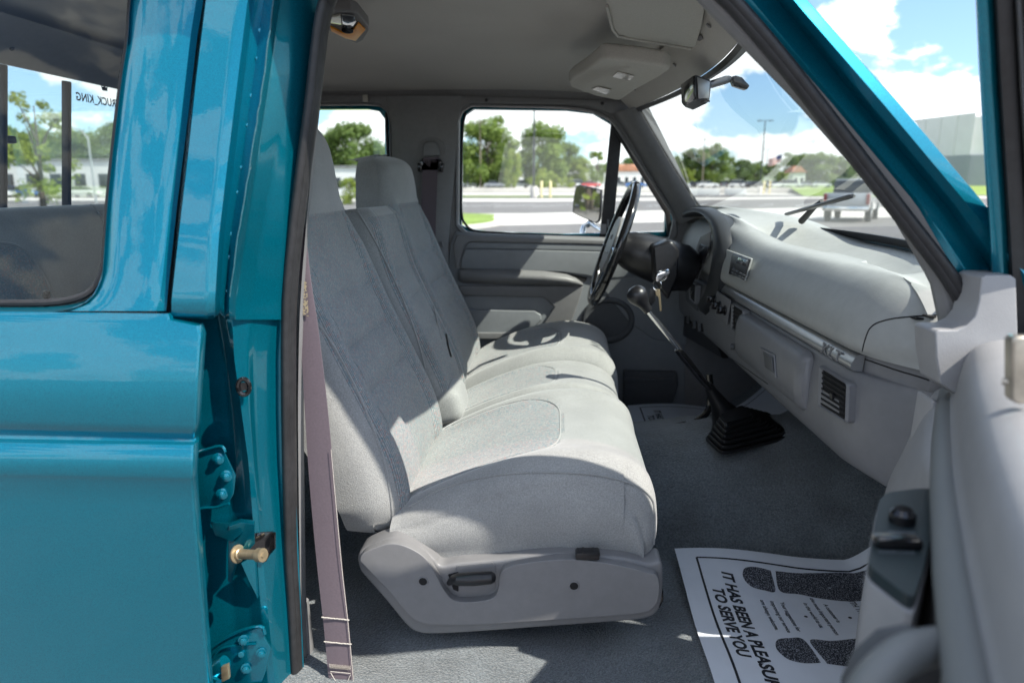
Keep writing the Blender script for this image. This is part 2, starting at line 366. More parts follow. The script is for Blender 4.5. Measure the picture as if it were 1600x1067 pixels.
# ---- door pillar between rear door and opening: outer panel + folded jamb
pil_rows = {   # image row -> (px, depth) across: gap bottom, panel, fold, groove, sealer ridge, face
 -160: [(338, 1.02), (341, 1.0), (345, .958), (395, .953), (412, .956), (424, .972), (440, .982), (456, .974), (468, .985), (500, 1.02), (536, 1.05)],
    0: [(316, .99), (319, .97), (322, .925), (372, .92), (387, .922), (397, .94), (412, .952), (428, .944), (438, .958), (470, .99), (507, 1.03)],
  120: [(300, .97), (303, .95), (307, .905), (357, .90), (372, .903), (382, .922), (396, .936), (412, .927), (422, .942), (455, .975), (494, 1.02)],
  250: [(286, .95), (289, .93), (293, .882), (342, .878), (356, .881), (366, .902), (378, .918), (392, .909), (402, .926), (430, .96), (478, 1.01)],
  370: [(272, .93), (275, .915), (279, .862), (330, .858), (342, .862), (350, .884), (360, .902), (372, .893), (384, .915), (408, .945), (462, 1.0)],
  470: [(262, .92), (265, .90), (268, .852), (325, .847), (336, .851), (344, .876), (352, .894), (358, .887), (368, .912), (395, .94), (450, .995)],
}
ks = sorted(pil_rows)
def pilrow(y):
    for a, b in zip(ks, ks[1:]):
        if y <= b:
            t = (y-a)/(b-a); return [P(lerp(p[0], q[0], t), y, lerp(p[1], q[1], t)) for p, q in zip(pil_rows[a], pil_rows[b])]
    return [P(x, y, Y) for x, Y in pil_rows[ks[-1]]]
bm = new(); rows = [pilrow(lerp(-160, 470, i/40)) for i in range(41)]
last = pil_rows[470]
for y, dx, dY in ((484, 0, 0), (492, -1, .002), (497, -1, .008), (499, -1, .02), (499.5, -1, .05)):
    rows.append([P(x+(dx if k < 6 else 0), y - (2 if k in (4, 5) else 0) - (6 if k == 5 else 0), Y+(dY if k < 8 else 0)) for k, (x, Y) in enumerate(last)])
rows = [[x for a, b in zip(r, r[1:]) for x in (a, lerp(a, b, .12), lerp(a, b, .5), lerp(a, b, .88))]+[r[-1]] for r in rows]
grid(bm, rows)
pillar = part('door_pillar', bm, M['paint'], ang=50)
# seam-sealer bead with spot weld dimples
bm = new(); tabr = [(y, pil_rows[y][7]) for y in ks]
ln = [P(ipl(tabr, yy)[0], yy, ipl(tabr, yy)[1]-.0015) for yy in range(-160, 480, 16)]
tube(bm, [p+Vector((random.uniform(-.0008, .0008), 0, 0)) for p in ln], .0009, 6); part('seam_sealer', bm, M['sealer'], pillar)
for yy in (-15, 48, 92, 150, 196, 262, 301, 366, 402, 455):
    x, Y = ipl([(y, pil_rows[y][6]) for y in ks], yy); b = new(); disc(b, P(x+1+yy % 3, yy, Y-.0002), (.5, -.85, 0), .0026, .0004, 14, .0003); part('spot_weld', b, M['paint'], pillar)
# lower jamb
jr = {480: [(258, .93), (300, .925), (338, .93), (352, .912), (362, .918), (388, .94), (400, .95), (436, .99), (462, 1.0)],
      560: [(290, .935), (312, .94), (352, .945), (362, .928), (366, .918), (388, .935), (396, .948), (432, .99), (458, 1.0)],
      640: [(290, .935), (310, .94), (362, .945), (372, .928), (377, .918), (390, .932), (397, .948), (432, .99), (458, 1.0)],
      720: [(290, .935), (310, .94), (368, .945), (380, .935), (388, .925), (396, .935), (402, .948), (434, .99), (460, 1.0)],
      850: [(290, .93), (318, .94), (360, .948), (385, .945), (398, .938), (408, .942), (414, .95), (440, .985), (466, 1.0)],
      1067: [(300, .93), (330, .94), (372, .948), (398, .95), (420, .948), (430, .95), (436, .957), (452, .98), (476, 1.0)],
      1300: [(320, .93), (350, .94), (392, .948), (418, .95), (440, .948), (450, .95), (456, .957), (470, .98), (494, 1.0)]}
jk = sorted(jr); bm = new(); rows = []
for i in range(60):
    y = lerp(480, 1300, i/59)
    for a, b in zip(jk, jk[1:]):
        if y <= b:
            t = (y-a)/(b-a); r = [P(lerp(p[0], q[0], t), y, lerp(p[1], q[1], t)) for p, q in zip(jr[a], jr[b])]; break
    rows.append([x for a, b in zip(r, r[1:]) for x in (a, lerp(a, b, .15), lerp(a, b, .5), lerp(a, b, .85))]+[r[-1]])
grid(bm, rows); jamb = part('door_jamb', bm, M['paint'], pillar, ang=50)
# black rubber grommet on jamb
bm = new(); g = P(381, 603, .915); nd = Vector((.35, -.93, 0)).normalized()
ang = [2*math.pi*i/24 for i in range(25)]; ax = nd.cross(Vector((0, 0, 1))).normalized()
tube(bm, [g+nd*.004+(ax*math.cos(a)*.0075+Vector((0, 0, math.sin(a)*.0115))) for a in ang], .0035, 8, caps=False); disc(bm, g, nd, .0062, .003, 16)
part('rubber_grommet', bm, M['gloss_black'], pillar)
# hinge plates with bolts
def hinge(pts, bolts, Y, up_tail, name='hinge'):
    bm = new(); n = Vector((.28, -.95, .1)).normalized()
    fr = [P(x, y, Y) for x, y in pts]; prism(bm, fr, n*.004, .0014, 2)
    # rolled flange along top and bottom that runs left to the door
    for a, b, r in up_tail:
        tube(bm, cat([P(x, y, Y-.006) for x, y in a], 12), r, 8)
    h = part(name, bm, M['paint'], pillar)
    for x, y in bolts:
        b = new(); c = P(x, y, Y-.004)
        disc(b, c, n, .0088, .002, 20, .0007); disc(b, c+n*.002, n, .0064, .0052, 6, .0008); disc(b, c+n*.007, n, .0036, .0014, 12, .0004)
        part('bolt', b, M['paint'], h)
    return h
hinge([(302, 704), (322, 703), (346, 698), (352, 706), (369, 741), (366, 770), (357, 786), (336, 792), (302, 796)], [(341, 716), (354, 743), (347, 771)], .918,
      [([(299, 712), (318, 704), (345, 697), (352, 706)], 0, .0024), ([(299, 801), (316, 794), (338, 792), (358, 786)], 0, .0024)])
hinge([(322, 1018), (345, 1000), (380, 985), (408, 978), (414, 992), (424, 1010), (416, 1045), (410, 1062), (345, 1068), (320, 1066)], [(381, 999), (409, 1019), (385, 1043)], .926,
      [([(319, 1022), (346, 1000), (378, 984), (408, 978), (414, 990)], 0, .0026), ([(330, 1034), (348, 1012), (400, 1005)], 0, .002)], 'lower_hinge')
bm = new(); disc(bm, P(377, 1021, .921), (.28, -.95, .1), .005, .003, 14, .001); part('weld_stud', bm, M['paint'], pillar)
bm = new(); tube(bm, [P(326, 1062, .915), P(342, 1040, .905), P(352, 1034, .905)], [.011, .013, .011], 12); tube(bm, [P(330, 1085, .9), P(340, 1055, .9)], .009, 10); part('hinge_barrel', bm, M['paint'], pillar)
bm = new(); prism(bm, [P(345, 1042, .893), P(356, 1038, .893), P(358, 1060, .893), P(346, 1066, .893)], (0, .006, 0), .001); part('worn_bushing', bm, M['brass'], pillar)
# striker: teal bracket, black plate, worn pin
bm = new()
prism(bm, [P(357, 822, .925), P(376, 815, .922), P(397, 818, .905), (P(398, 850, .905)), P(371, 880, .905), P(362, 912, .908), P(356, 908, .912)], (-.004, .012, 0), .0018)
prism(bm, [P(328, 815, .935), P(372, 817, .93), P(396, 818, .912), P(362, 846, .915), P(336, 836, .93)], (0, .004, -.002), .001)
prism(bm, [P(376, 880, .915), P(398, 868, .925), P(402, 935, .938), P(388, 905, .93)], (0, .006, 0), .001)
sb = part('striker_bracket', bm, M['paint'], pillar)
bm = new(); prism(bm, [P(384, 850, .93), P(398, 831, .94), P(426, 829, .948), P(428, 852, .948), P(414, 876, .94), P(402, 874, .935)], (.003, -.003, 0), .0008)
prism(bm, [P(424, 829, .948), P(428, 831, .93), P(428, 856, .93), P(420, 866, .94)], (.003, 0, 0), .0006); part('striker_plate', bm, M['gloss_black'], sb)
bm = new(); a = P(372, 865, .895); b = P(411, 867, .878); d = (b-a)
disc(bm, a-d*.05, d, .0135, .003, 24, .001); tube(bm, [a, a+d*.1, a+d*.12, a+d*.78, a+d*.8, b], [.0085, .0085, .0072, .0072, .0098, .0098], 20)
disc(bm, b, d, .004, .0012, 6); part('striker_pin', bm, M['brass'], sb)

# ---- rubber door seal up the rear pillar, over the top, down the windshield pillar
B = [(1300, 478), (1067, 461), (960, 456), (850, 450), (700, 447), (600, 446), (480, 447), (370, 456), (250, 471), (160, 483), (80, 492), (30, 499), (0, 508)]
bm = new(); path = [P(x+5, y, 1.0) for y, x in B]+[P(530, -25, .985), P(570, -62, .96), P(640, -85, .94), P(800, -92, .92), P(960, -88, .905), P(1060, -62, .895)]
A = [(1128, -10), (1167, 30), (1226, 100), (1287, 178), (1352, 262), (1420, 350), (1470, 415), (1500, 460), (1514, 484)]
path += [P(x, y, .89) for i, (x, y) in enumerate(A)]
path = cat(path, 150)
tube(bm, path, .0165, 14, flat=.62, up=(1, 0, 0)); 
tube(bm, [p+Vector((0, -.012, 0)) for p in path], .007, 8, up=(1, 0, 0)); part('door_seal', bm, M['rubber'], ang=60)
# pale plastic edge inside the seal on the rear pillar
bm = new(); L_ = [(1300, 492), (1067, 476), (940, 470), (850, 468), (700, 466), (600, 466), (480, 469), (370, 477), (250, 488), (160, 497), (80, 505), (20, 515)]
a = cat([P(x, y, 1.015) for y, x in L_], 40); b = cat([P(x+(9 if y > 420 else 4), y, 1.035) for y, x in L_], 40); c_ = cat([P(x+(2 if y > 500 else -6), y, 1.10) for y, x in L_], 40)
grid(bm, [a, [lerp(p, q, .5)+Vector((0, -.004, 0)) for p, q in zip(a, b)], b, c_]); part('pillar_inner_trim', bm, M['plastic'], ang=60)
bm = new(); prism(bm, [P(468, 940, 1.03), P(477, 945, 1.03), P(490, 1067, 1.03), P(500, 1200, 1.03), P(470, 1200, 1.03)], (0, .02, 0), .003); part('sill_trim', bm, M['plastic'])

# ---- windshield pillar (near side)
ap = {-160: [(1000, 0.915), (1012, 0.905), (1030, 0.895), (1075, 0.890), (1082, 0.887), (1100, 0.895), (1120, 0.900), (1130, 0.875), (1145, 0.855), (1160, 0.860), (1160, 0.930)],
      0: [(1086, 0.915), (1092, 0.905), (1108, 0.895), (1160, 0.890), (1174, 0.887), (1196, 0.895), (1214, 0.902), (1224, 0.880), (1240, 0.855), (1261, 0.862), (1262, 0.930)],
      160: [(1243, 0.915), (1247, 0.905), (1260, 0.895), (1298, 0.890), (1308, 0.887), (1330, 0.892), (1344, 0.898), (1356, 0.875), (1378, 0.850), (1403, 0.858), (1404, 0.930)],
      320: [(1383, 0.915), (1387, 0.905), (1400, 0.895), (1432, 0.890), (1440, 0.887), (1462, 0.890), (1478, 0.896), (1492, 0.872), (1512, 0.850), (1539, 0.856), (1540, 0.930)],
      440: [(1452, 0.915), (1456, 0.905), (1470, 0.895), (1502, 0.890), (1520, 0.887), (1545, 0.890), (1562, 0.894), (1580, 0.870), (1610, 0.850), (1640, 0.856), (1642, 0.930)],
      560: [(1478, 0.915), (1482, 0.905), (1496, 0.895), (1560, 0.890), (1580, 0.887), (1600, 0.890), (1620, 0.894), (1650, 0.870), (1690, 0.850), (1720, 0.856), (1722, 0.930)]}
ak = sorted(ap)
def aprow(y, lo, hi):
    for a, b in zip(ak, ak[1:]):
        if y <= b:
            t = (y-a)/(b-a); r = [P(lerp(p[0], q[0], t), y, lerp(p[1], q[1], t)) for p, q in zip(ap[a][lo:hi], ap[b][lo:hi])]; break
    return [x for a, b in zip(r, r[1:]) for x in (a, lerp(a, b, .15), lerp(a, b, .5), lerp(a, b, .85))]+[r[-1]]
bm = new(); grid(bm, [aprow(lerp(-160, 560, i/40), 3, 11) for i in range(41)]); part('windshield_pillar', bm, M['paint'], ang=40)
bm = new(); grid(bm, [aprow(lerp(-160, 530, i/40), 0, 4) for i in range(41)]); part('windshield_pillar_trim', bm, M['trim'], ang=50)

# ---- roof: headliner, outer skin, header trim, far rail
def header(Y):   # windshield header in plan: X and z against Y
    u = (Y-1.72)/.72; return .345-.10*u*u-.0*u, .262-.012*u*u
bm = new(); rows = []
for i in range(29):
    Y = lerp(1.0, 2.5, i/28); hx, hz = header(Y); u = abs((Y-1.75)/.75)
    r = []
    for k in range(25):
        t = k/24; X = lerp(-1.5, hx-.055, t)
        z = .372-.05*u**4-.02*max(0, (t-.75)*4)**2-.012*max(0, (.15-t)/.15)
        r.append(W(X, Y, z))
    rows.append(r)
grid(bm, rows); liner = part('headliner', bm, M['liner'])
bm = new(); rows = []
for i in range(33):
    Y = lerp(.88, 2.6, i/32); hx, hz = header(min(max(Y, 1.0), 2.5)); u = abs((Y-1.75)/.85)
    rows.append([W(lerp(-1.55, hx+.03, t), Y, .43-.07*u**5-.05*t**8) for t in [k/20 for k in range(21)]]+[W(hx+.05, Y, .31-.02*u)])
grid(bm, rows); part('roof_skin', bm, M['paint'])
bm = new(); rows = []
for i in range(41):      # header trim over the windshield
    Y = lerp(1.02, 2.46, i/40); hx, hz = header(Y)
    rows.append([W(hx-.075, Y, hz+.082), W(hx-.058, Y, hz+.058), W(hx-.03, Y, hz+.028), W(hx-.006, Y, hz+.006), W(hx+.004, Y, hz), W(hx+.010, Y, hz+.006), W(hx+.03, Y, hz+.05)])
grid(bm, rows); hd = part('header_trim', bm, M['liner'], ang=50)
bm = new(); rows = []
for i in range(41):
    Y = lerp(1.02, 2.46, i/40); hx, hz = header(Y); rows.append([W(hx+.005, Y, hz-.001), W(hx+.012, Y, hz-.012), W(hx+.03, Y, hz-.006), W(hx+.03, Y, hz+.01)])
grid(bm, rows); part('header_seal', bm, M['rubber'])
for x, y in ((1128, 74), (1071, 119), (1004, 158), (756, 156), (943, 161), (18, 76)):
    pass
# near roof rail (above the frame)
bm = new(); rows = [[W(x, .955, .325), W(x, .97, .315), W(x, 1.0, .318), W(x, 1.02, .335)] for x in (-1.5, -.5, 0, .27)]
grid(bm, rows); part('roof_rail_trim', bm, M['trim'])
bm = new(); prism(bm, [W(-1.55, .90, .44), W(.30, .90, .37), W(.27, .90, .30), W(-1.55, .90, .32)], (0, .06, 0), .006); part('roof_rail', bm, M['paint'])

# ---- far side wall of the cab with its window holes
def rloop(pts, n=60): return cat(pts+[pts[0]], n)[:-1]
drv_in = [(716, 350), (717, 190), (722, 175), (736, 166), (800, 167), (880, 169), (925, 175), (952, 188), (962, 198), (1050, 335), (1052, 345), (1046, 372), (985, 372), (880, 370), (760, 366), (728, 362)]
rear_in = [(380, 340), (380, 166), (575, 164), (592, 166), (604, 175), (608, 190), (609, 240), (609, 340), (600, 346), (390, 346)]
Yf = 2.5
bm = new(); out_ = [W(-1.5, Yf, .33), W(.26, Yf, .33), W(.30, Yf, .27), PX(1100, 330, .50), W(.62, Yf, -.13), W(1.0, Yf, -.3), W(1.0, Yf, -.85), W(-1.5, Yf, -.85)]
for p in out_: p.y = Yf
prism(bm, out_, (0, .02, 0), 0, holes=[[P(x, y, Yf) for x, y in drv_in], [P(x, y, Yf) for x, y in rear_in]])
far_wall = part('driver_side_trim', bm, M['trim'])
drv_out = [(709, 345), (710, 190), (716, 174), (734, 164), (800, 164), (900, 165), (960, 180), (1065, 340), (1065, 390), (760, 390), (716, 372)]
bm = new(); outo = [W(-1.55, 2.6, .40), W(.22, 2.6, .36), P(985, 172, 2.6), P(1076, 330, 2.6), W(1.2, 2.6, -.2), W(1.2, 2.6, -.95), W(-1.55, 2.6, -.95)]
hole1 = [(722, 352), (723, 196), (728, 180), (740, 172), (800, 171), (885, 173), (925, 178), (948, 190), (955, 205), (1040, 330), (1040, 360), (880, 360), (760, 362), (735, 358)]
prism(bm, outo, (0, .03, 0), 0, holes=[[P(x, y, 2.6) for x, y in [(721, 352), (722, 196), (727, 180), (740, 171), (885, 173), (927, 178), (957, 196), (1040, 330), (1038, 362), (880, 366), (760, 362), (733, 357)]],
      [P(x, y, 2.6) for x, y in [(380, 330), (380, 172), (575, 171), (592, 174), (601, 186), (603, 330), (600, 338), (390, 338)]]])
part('driver_side_body', bm, M['paint'])
bm = new(); tube(bm, [P(v.x, v.y, 2.585) for v in cat([(728, 177, 0), (723, 200, 0), (721, 260, 0), (721, 330, 0), (727, 350, 0), (742, 361, 0), (780, 364, 0), (880, 369, 0), (1040, 374, 0)], 50)], .0045, 8); part('window_seal', bm, M['rubber'])
bm = new(); tube(bm, [P(603, 176, 2.585), P(606, 240, 2.585), P(606, 345, 2.585)], .005, 8); part('rear_window_seal', bm, M['rubber'])
# rounded reveals of the trim round the windows
for loop, nm in ((drv_in, 'window_reveal'), (rear_in, 'rear_window_reveal')):
    bm = new(); l0 = rloop([P(x, y, Yf) for x, y in loop], 90); cen = sum(l0, Vector())/len(l0)
    k = lambda p, s, d: cen+(p-cen)*s+Vector((0, d, 0))
    grid(bm, [[k(p, 1.035, -.001) for p in l0], [k(p, 1.02, -.008) for p in l0], [k(p, 1.005, -.006) for p in l0], [k(p, .998, .01) for p in l0], [k(p, .998, .03) for p in l0]], close_u=True)
    part(nm, bm, M['trim'], ang=60)
bm = new(); prism(bm, [P(x, y, 2.59) for x, y in [(715, 380), (715, 165), (960, 165), (1060, 360), (1060, 385)]], (0, .003, 0)); part('driver_window_glass', bm, M['glass'])
bm = new(); prism(bm, [P(x, y, 2.59) for x, y in [(370, 350), (370, 165), (608, 165), (608, 350)]], (0, .003, 0)); part('rear_side_glass', bm, M['glass'])
# black division bar and quarter-window frame
bm = new(); prism(bm, [P(955, 186, 2.56), P(972, 206, 2.56), P(971, 220, 2.56), P(957, 372, 2.56), P(937, 372, 2.56), P(954, 200, 2.56)], (0, .02, 0), .003)
prism(bm, [P(960, 190, 2.555), P(1047, 330, 2.555), P(1052, 375, 2.555), P(1044, 375, 2.555), P(1040, 335, 2.555), P(962, 208, 2.555)], (0, .02, 0), .003)
prism(bm, [P(940, 366, 2.55), P(1050, 371, 2.55), P(1050, 378, 2.55), P(940, 374, 2.55)], (0, .02, 0), .002)
part('quarter_window_frame', bm, M['rubber'])
bm = new(); box(bm, P(943, 358, 2.54), (.02, .02, .035), bev=.002); tube(bm, [P(950, 356, 2.53), P(950, 343, 2.53)], .003, 8); part('quarter_window_latch', bm, M['trim'])
# upper rail trim of far side, clip and belt
bm = new(); prism(bm, [P(x, y, Yf-.012) for x, y in [(300, 146), (520, 148), (720, 150), (990, 158), (1010, 166), (980, 172), (955, 178), (920, 166), (880, 164), (735, 162), (716, 172), (608, 176), (594, 163), (570, 160), (300, 160)]], (0, .012, 0), .004)
rail = part('rail_trim', bm, M['trim'])
bm = new(); box(bm, P(571, 154, Yf-.018), (.018, .014, .024), bev=.004); part('coat_hook', bm, M['lens'], rail)
for x, y in ((760, 157), (941, 162)): b = new(); disc(b, P(x, y, Yf-.013), (0, -1, 0), .006, .003, 14, .001); part('trim_screw', b, M['black'], rail)
for Y_, dx in ((1.45, 0), (1.9, 0), (2.3, 0)):
    hx, hz = header(Y_); b = new(); disc(b, W(hx-.045, Y_, hz+.040), (-.65, 0, -.75), .006, .003, 14, .001); part('header_screw', b, M['trim'], hd)
# far pillar
bm = new(); rows = []
for y in (150, 170, 200, 260, 320, 380, 440, 520, 620):
    a, b = ipl([(150, (600, 722)), (170, (606, 722)), (190, (610, 716)), (260, (612, 713)), (380, (614, 703)), (620, (620, 702))], y)
    rows.append([P(a, y, Yf+.0), P(a+2, y, Yf-.012), P(a+14, y, Yf-.022), P((a+b)/2, y, Yf-.026), P(b-12, y, Yf-.022), P(b-2, y, Yf-.012), P(b, y, Yf+.01)])
grid(bm, rows); fp = part('door_pillar_trim', bm, M['trim'], ang=50)
bm = new(); disc(bm, P(674, 238, Yf-.022), (0, -1, 0), .052, .004, 40, .002); part('belt_anchor_plate', bm, M['trim'], fp)
bm = new(); prism(bm, [P(x, y, Yf-.045) for x, y in [(661, 228), (664, 222), (680, 221), (685, 228), (687, 244), (660, 245)]], (0, .02, 0), .006, 3); part('belt_anchor_cap', bm, M['plastic'], fp)
bm = new(); prism(bm, [P(x, y, Yf-.05) for x, y in [(655, 252), (660, 247), (686, 247), (691, 253), (689, 268), (657, 268)]], (0, .02, 0), .004, 3)
prism(bm, [P(x, y, Yf-.055) for x, y in [(652, 255), (657, 255), (659, 270), (653, 268)]], (0, .03, 0), .002); prism(bm, [P(x, y, Yf-.055) for x, y in [(688, 255), (693, 255), (691, 270), (686, 268)]], (0, .03, 0), .002); part('belt_guide', bm, M['gloss_black'], fp)
bm = new(); ribbon(bm, [P(x, y, Yf-.05) for x, y in [(662, 246), (660, 262), (658, 340), (660, 440)]], [P(x, y, Yf-.05) for x, y in [(686, 246), (684, 262), (681, 340), (680, 440)]], (0, .002, 0)); part('driver_seat_belt', bm, M['belt'])
bm = new(); tube(bm, [P(676, 380, Yf-.035), P(690, 379, Yf-.03), P(692, 386, Yf-.028)], .004, 8); part('trim_edge', bm, M['plastic'], fp)
# far windshield pillar trim
bm = new(); rows = []
pa = [(955, 178), (975, 205), (1000, 246), (1028, 293), (1045, 322), (1060, 352)]; pb = [(996, 166), (1014, 198), (1036, 236), (1060, 276), (1082, 310), (1100, 335)]
for (x0, y0), (x1, y1) in zip([(v.x, v.y) for v in cat([(a, b, 0) for a, b in pa], 20)], [(v.x, v.y) for v in cat([(a, b, 0) for a, b in pb], 20)]):
    rows.append([P(lerp(x0, x1, t), lerp(y0, y1, t), lerp(2.5, 2.42, t)-.02*math.sin(math.pi*t)) for t in [k/8 for k in range(9)]]+[P(x1+1, y1-1, 2.46)])
grid(bm, rows); part('far_pillar_trim', bm, M['trim'], ang=60)
bm = new(); tube(bm, [P(x+1.5, y-.5, 2.43) for x, y in pb], .005, 8); part('windshield_side_seal', bm, M['rubber'])

# ---- driver's door inner panel
dd = part('driver_door', (lambda b: (prism(b, [P(x, y, Yf-.012) for x, y in [(712, 362), (728, 364), (760, 368), (880, 372), (990, 375), (1062, 380), (1070, 420), (1070, 650), (1050, 700), (700, 700), (700, 420), (704, 380)]], (0, .012, 0), .004, 3), b)[1])(new()), M['door_grey'])
def slab(name, px, Y, th, m, bev=.004, parent=dd, seg=3, **k):
    b = new(); prism(b, [P(v.x, v.y, Y) for v in (cat([(x, y, 0) for x, y in px]+[(*px[0], 0)], len(px)*5)[:-1] if k.pop('smooth', False) else [Vector((x, y, 0)) for x, y in px])], (0, th, 0), bev, seg); return part(name, b, m, parent, **k)
slab('door_top_rail', [(714, 366), (760, 369), (900, 374), (1000, 377), (1000, 384), (900, 381), (735, 378), (724, 384), (716, 420), (712, 418), (708, 384)], Yf-.026, .016, M['plastic'], .005)
slab('upper_molding', [(736, 379), (900, 382), (1000, 385), (1000, 394), (850, 390), (728, 388), (730, 382)], Yf-.022, .012, M['door_grey'], .003)
slab('cloth_insert', [(727, 389), (850, 391), (1000, 395), (1000, 432), (940, 436), (915, 430), (880, 425), (720, 420), (721, 402)], Yf-.024, .014, M['door_grey'], .006)
bm = new(); rows = []
arm = [(716, 430, .012, 8), (722, 431, .03, 11), (760, 432, .042, 12), (800, 433, .05, 12), (850, 435, .055, 12), (885, 438, .05, 10), (900, 441, .035, 7), (911, 445, .012, 2.5)]
for x, y, d, h in arm:
    rows.append([P(x, y+h*math.sin(a), Yf-.016-d*max(0, math.cos(a))) for a in [-math.pi/2+math.pi*k/10 for k in range(11)]]+[P(x, y+h, Yf), P(x, y-h, Yf)])
grid(bm, rows, close_u=True, caps=True); part('armrest', bm, M['plastic'], dd, ang=50)
slab('armrest_shade_strip', [(722, 421), (880, 426), (918, 434), (914, 441), (880, 430), (722, 425)], Yf-.018, .006, M['shade_black'], 0)  # flat black strip, the shade line over the armrest put into colour
slab('lower_molding', [(718, 446), (800, 447), (912, 447), (905, 470), (893, 505), (845, 512), (866, 480), (850, 465), (725, 462), (718, 455)], Yf-.026, .014, M['plastic'], .006)
slab('map_pocket', [(728, 484), (835, 486), (845, 492), (846, 500), (836, 510), (800, 530), (730, 530)], Yf-.03, .018, M['door_grey'], .004)
slab('sill_ledge', [(728, 520), (800, 520), (796, 530), (728, 530)], Yf-.04, .02, M['plastic'], .004)
b = new(); cen = P(950, 500, Yf-.014)
for r_, z_ in ((.085, 0), ): tube(b, [cen+Vector((math.cos(a)*.085, -.002, math.sin(a)*.075)) for a in [2*math.pi*i/40 for i in range(41)]], .012, 10, caps=False)
disc(b, cen, (0, -1, 0), .075, .004, 30); part('speaker_cover', b, M['plastic_dk'], dd)
slab('kick_pocket', [(975, 580), (1058, 582), (1060, 600), (1052, 630), (1030, 645), (975, 645)], Yf-.045, .03, M['plastic_dk'], .006)
slab('kick_pocket_lip', [(975, 590), (1050, 591), (1056, 586), (1058, 594), (1050, 598), (975, 597)], Yf-.052, .01, M['plastic_dk'], .003)
slab('fuse_cover', [(930, 392), (1060, 395), (1075, 470), (1072, 540), (1020, 530), (985, 505), (950, 462), (935, 440)], Yf-.02, .01, M['door_grey'], .006)
bm = new(); tube(bm, [P(738, 376, Yf-.02), P(738, 372, Yf-.02), P(738, 370, Yf-.02)], [.003, .003, .006], 10); part('lock_button', bm, M['gloss_black'], dd)

# ---- rear wall: glass, sliding-window bars, bench back
Xr = -1.32
bm = new(); hl = [PX(x, y, Xr) for x, y in [(-700, -55), (0, 96), (185, 136), (330, 168)]]; hl2 = [PX(330, 308, Xr), PX(180, 322, Xr), PX(0, 335, Xr), PX(-700, 430, Xr)]
prism(bm, [W(Xr, .95, .36), W(Xr, 2.55, .36), W(Xr, 2.55, -.9), W(Xr, .95, -.9)], (-.02, 0, 0), 0, holes=[[W(Xr, 1.08, .285), W(Xr, 2.42, .285), W(Xr, 2.42, -.09), W(Xr, 1.08, -.09)]])
rear_wall = part('rear_wall', bm, M['trim'])
bm = new(); rows = [[W(Xr+.16, Y, .352), W(Xr+.11, Y, .340), W(Xr+.04, Y, .305), W(Xr+.012, Y, .288), W(Xr, Y, .283)] for Y in (1.0, 1.4, 1.9, 2.3, 2.5)]
grid(bm, rows); rh = part('rear_header_trim', bm, M['trim'], ang=50)
bm = new(); disc(bm, PX(18, 76, Xr+.05), (.8, 0, -.6), .006, .003, 14, .001); part('trim_screw', bm, M['black'], rh)
bm = new(); prism(bm, [W(Xr-.03, 1.05, .31), W(Xr-.03, 2.45, .31), W(Xr-.03, 2.45, -.12), W(Xr-.03, 1.05, -.12)], (-.004, 0, 0)); rg = part('rear_glass', bm, M['glass'])
for x in (3, 104):
    yb = PX(x, 320, Xr).y; p, q = P(x, 100+x*.26, yb), P(x, 330, yb); bm = new(); d_ = (p-q).normalized(); rt = Matrix([Vector((1, 0, 0)).cross(d_).normalized().cross(d_)*-1, Vector((0, 1, 0)), d_]).transposed(); box(bm, (p+q)/2, (.02, .013, (p-q).length), rot=rt, bev=.003); part('slider_bar', bm, M['black'], rg)
bm = new(); box(bm, PX(6, 218, Xr+.005), (.03, .045, .018), bev=.004); part('slider_latch', bm, M['black'], rg)
def text_mesh(body, size, bold=0, align='LEFT', shear=0, space=1.0):
    cu = bpy.data.curves.new('t', 'FONT'); cu.body = body; cu.size = size; cu.offset = bold; cu.align_x = align; cu.shear = shear; cu.space_character = space; cu.resolution_u = 3
    t = bpy.data.objects.new('t', cu); C.objects.link(t); bpy.context.view_layer.update()
    me = bpy.data.meshes.new_from_object(t.evaluated_get(bpy.context.evaluated_depsgraph_get()))
    bm = new(); bm.from_mesh(me); bpy.data.objects.remove(t); bpy.data.curves.remove(cu); bpy.data.meshes.remove(me); return bm
def lay(bm, fn, th=0):
    for v in bm.verts: v.co = fn(v.co.x, v.co.y)
    return bm
pr_ = PX(196, 159, Xr-.03)
bm = text_mesh('TRUCK_KING', .031, .0009, space=1.05); xm_ = max(v.co.x for v in bm.verts); yg_ = PX(119, 152, Xr-.0285)
lay(bm, lambda x, y: Vector((Xr-.0285, yg_.y+xm_-x, yg_.z-.008+y)))
part('glass_lettering', bm, M['ink'], rg)
bm = new(); cpx = PX(164, 149, Xr-.03)
prism(bm, [Vector((Xr-.0285, cpx.y+a, cpx.z+.012+b)) for a, b in [(-.012, 0), (.012, 0), (.016, .016), (.007, .009), (0, .018), (-.007, .009), (-.016, .016)]], (-.0005, 0, 0)); part('crown_emblem', bm, M['ink'], rg)
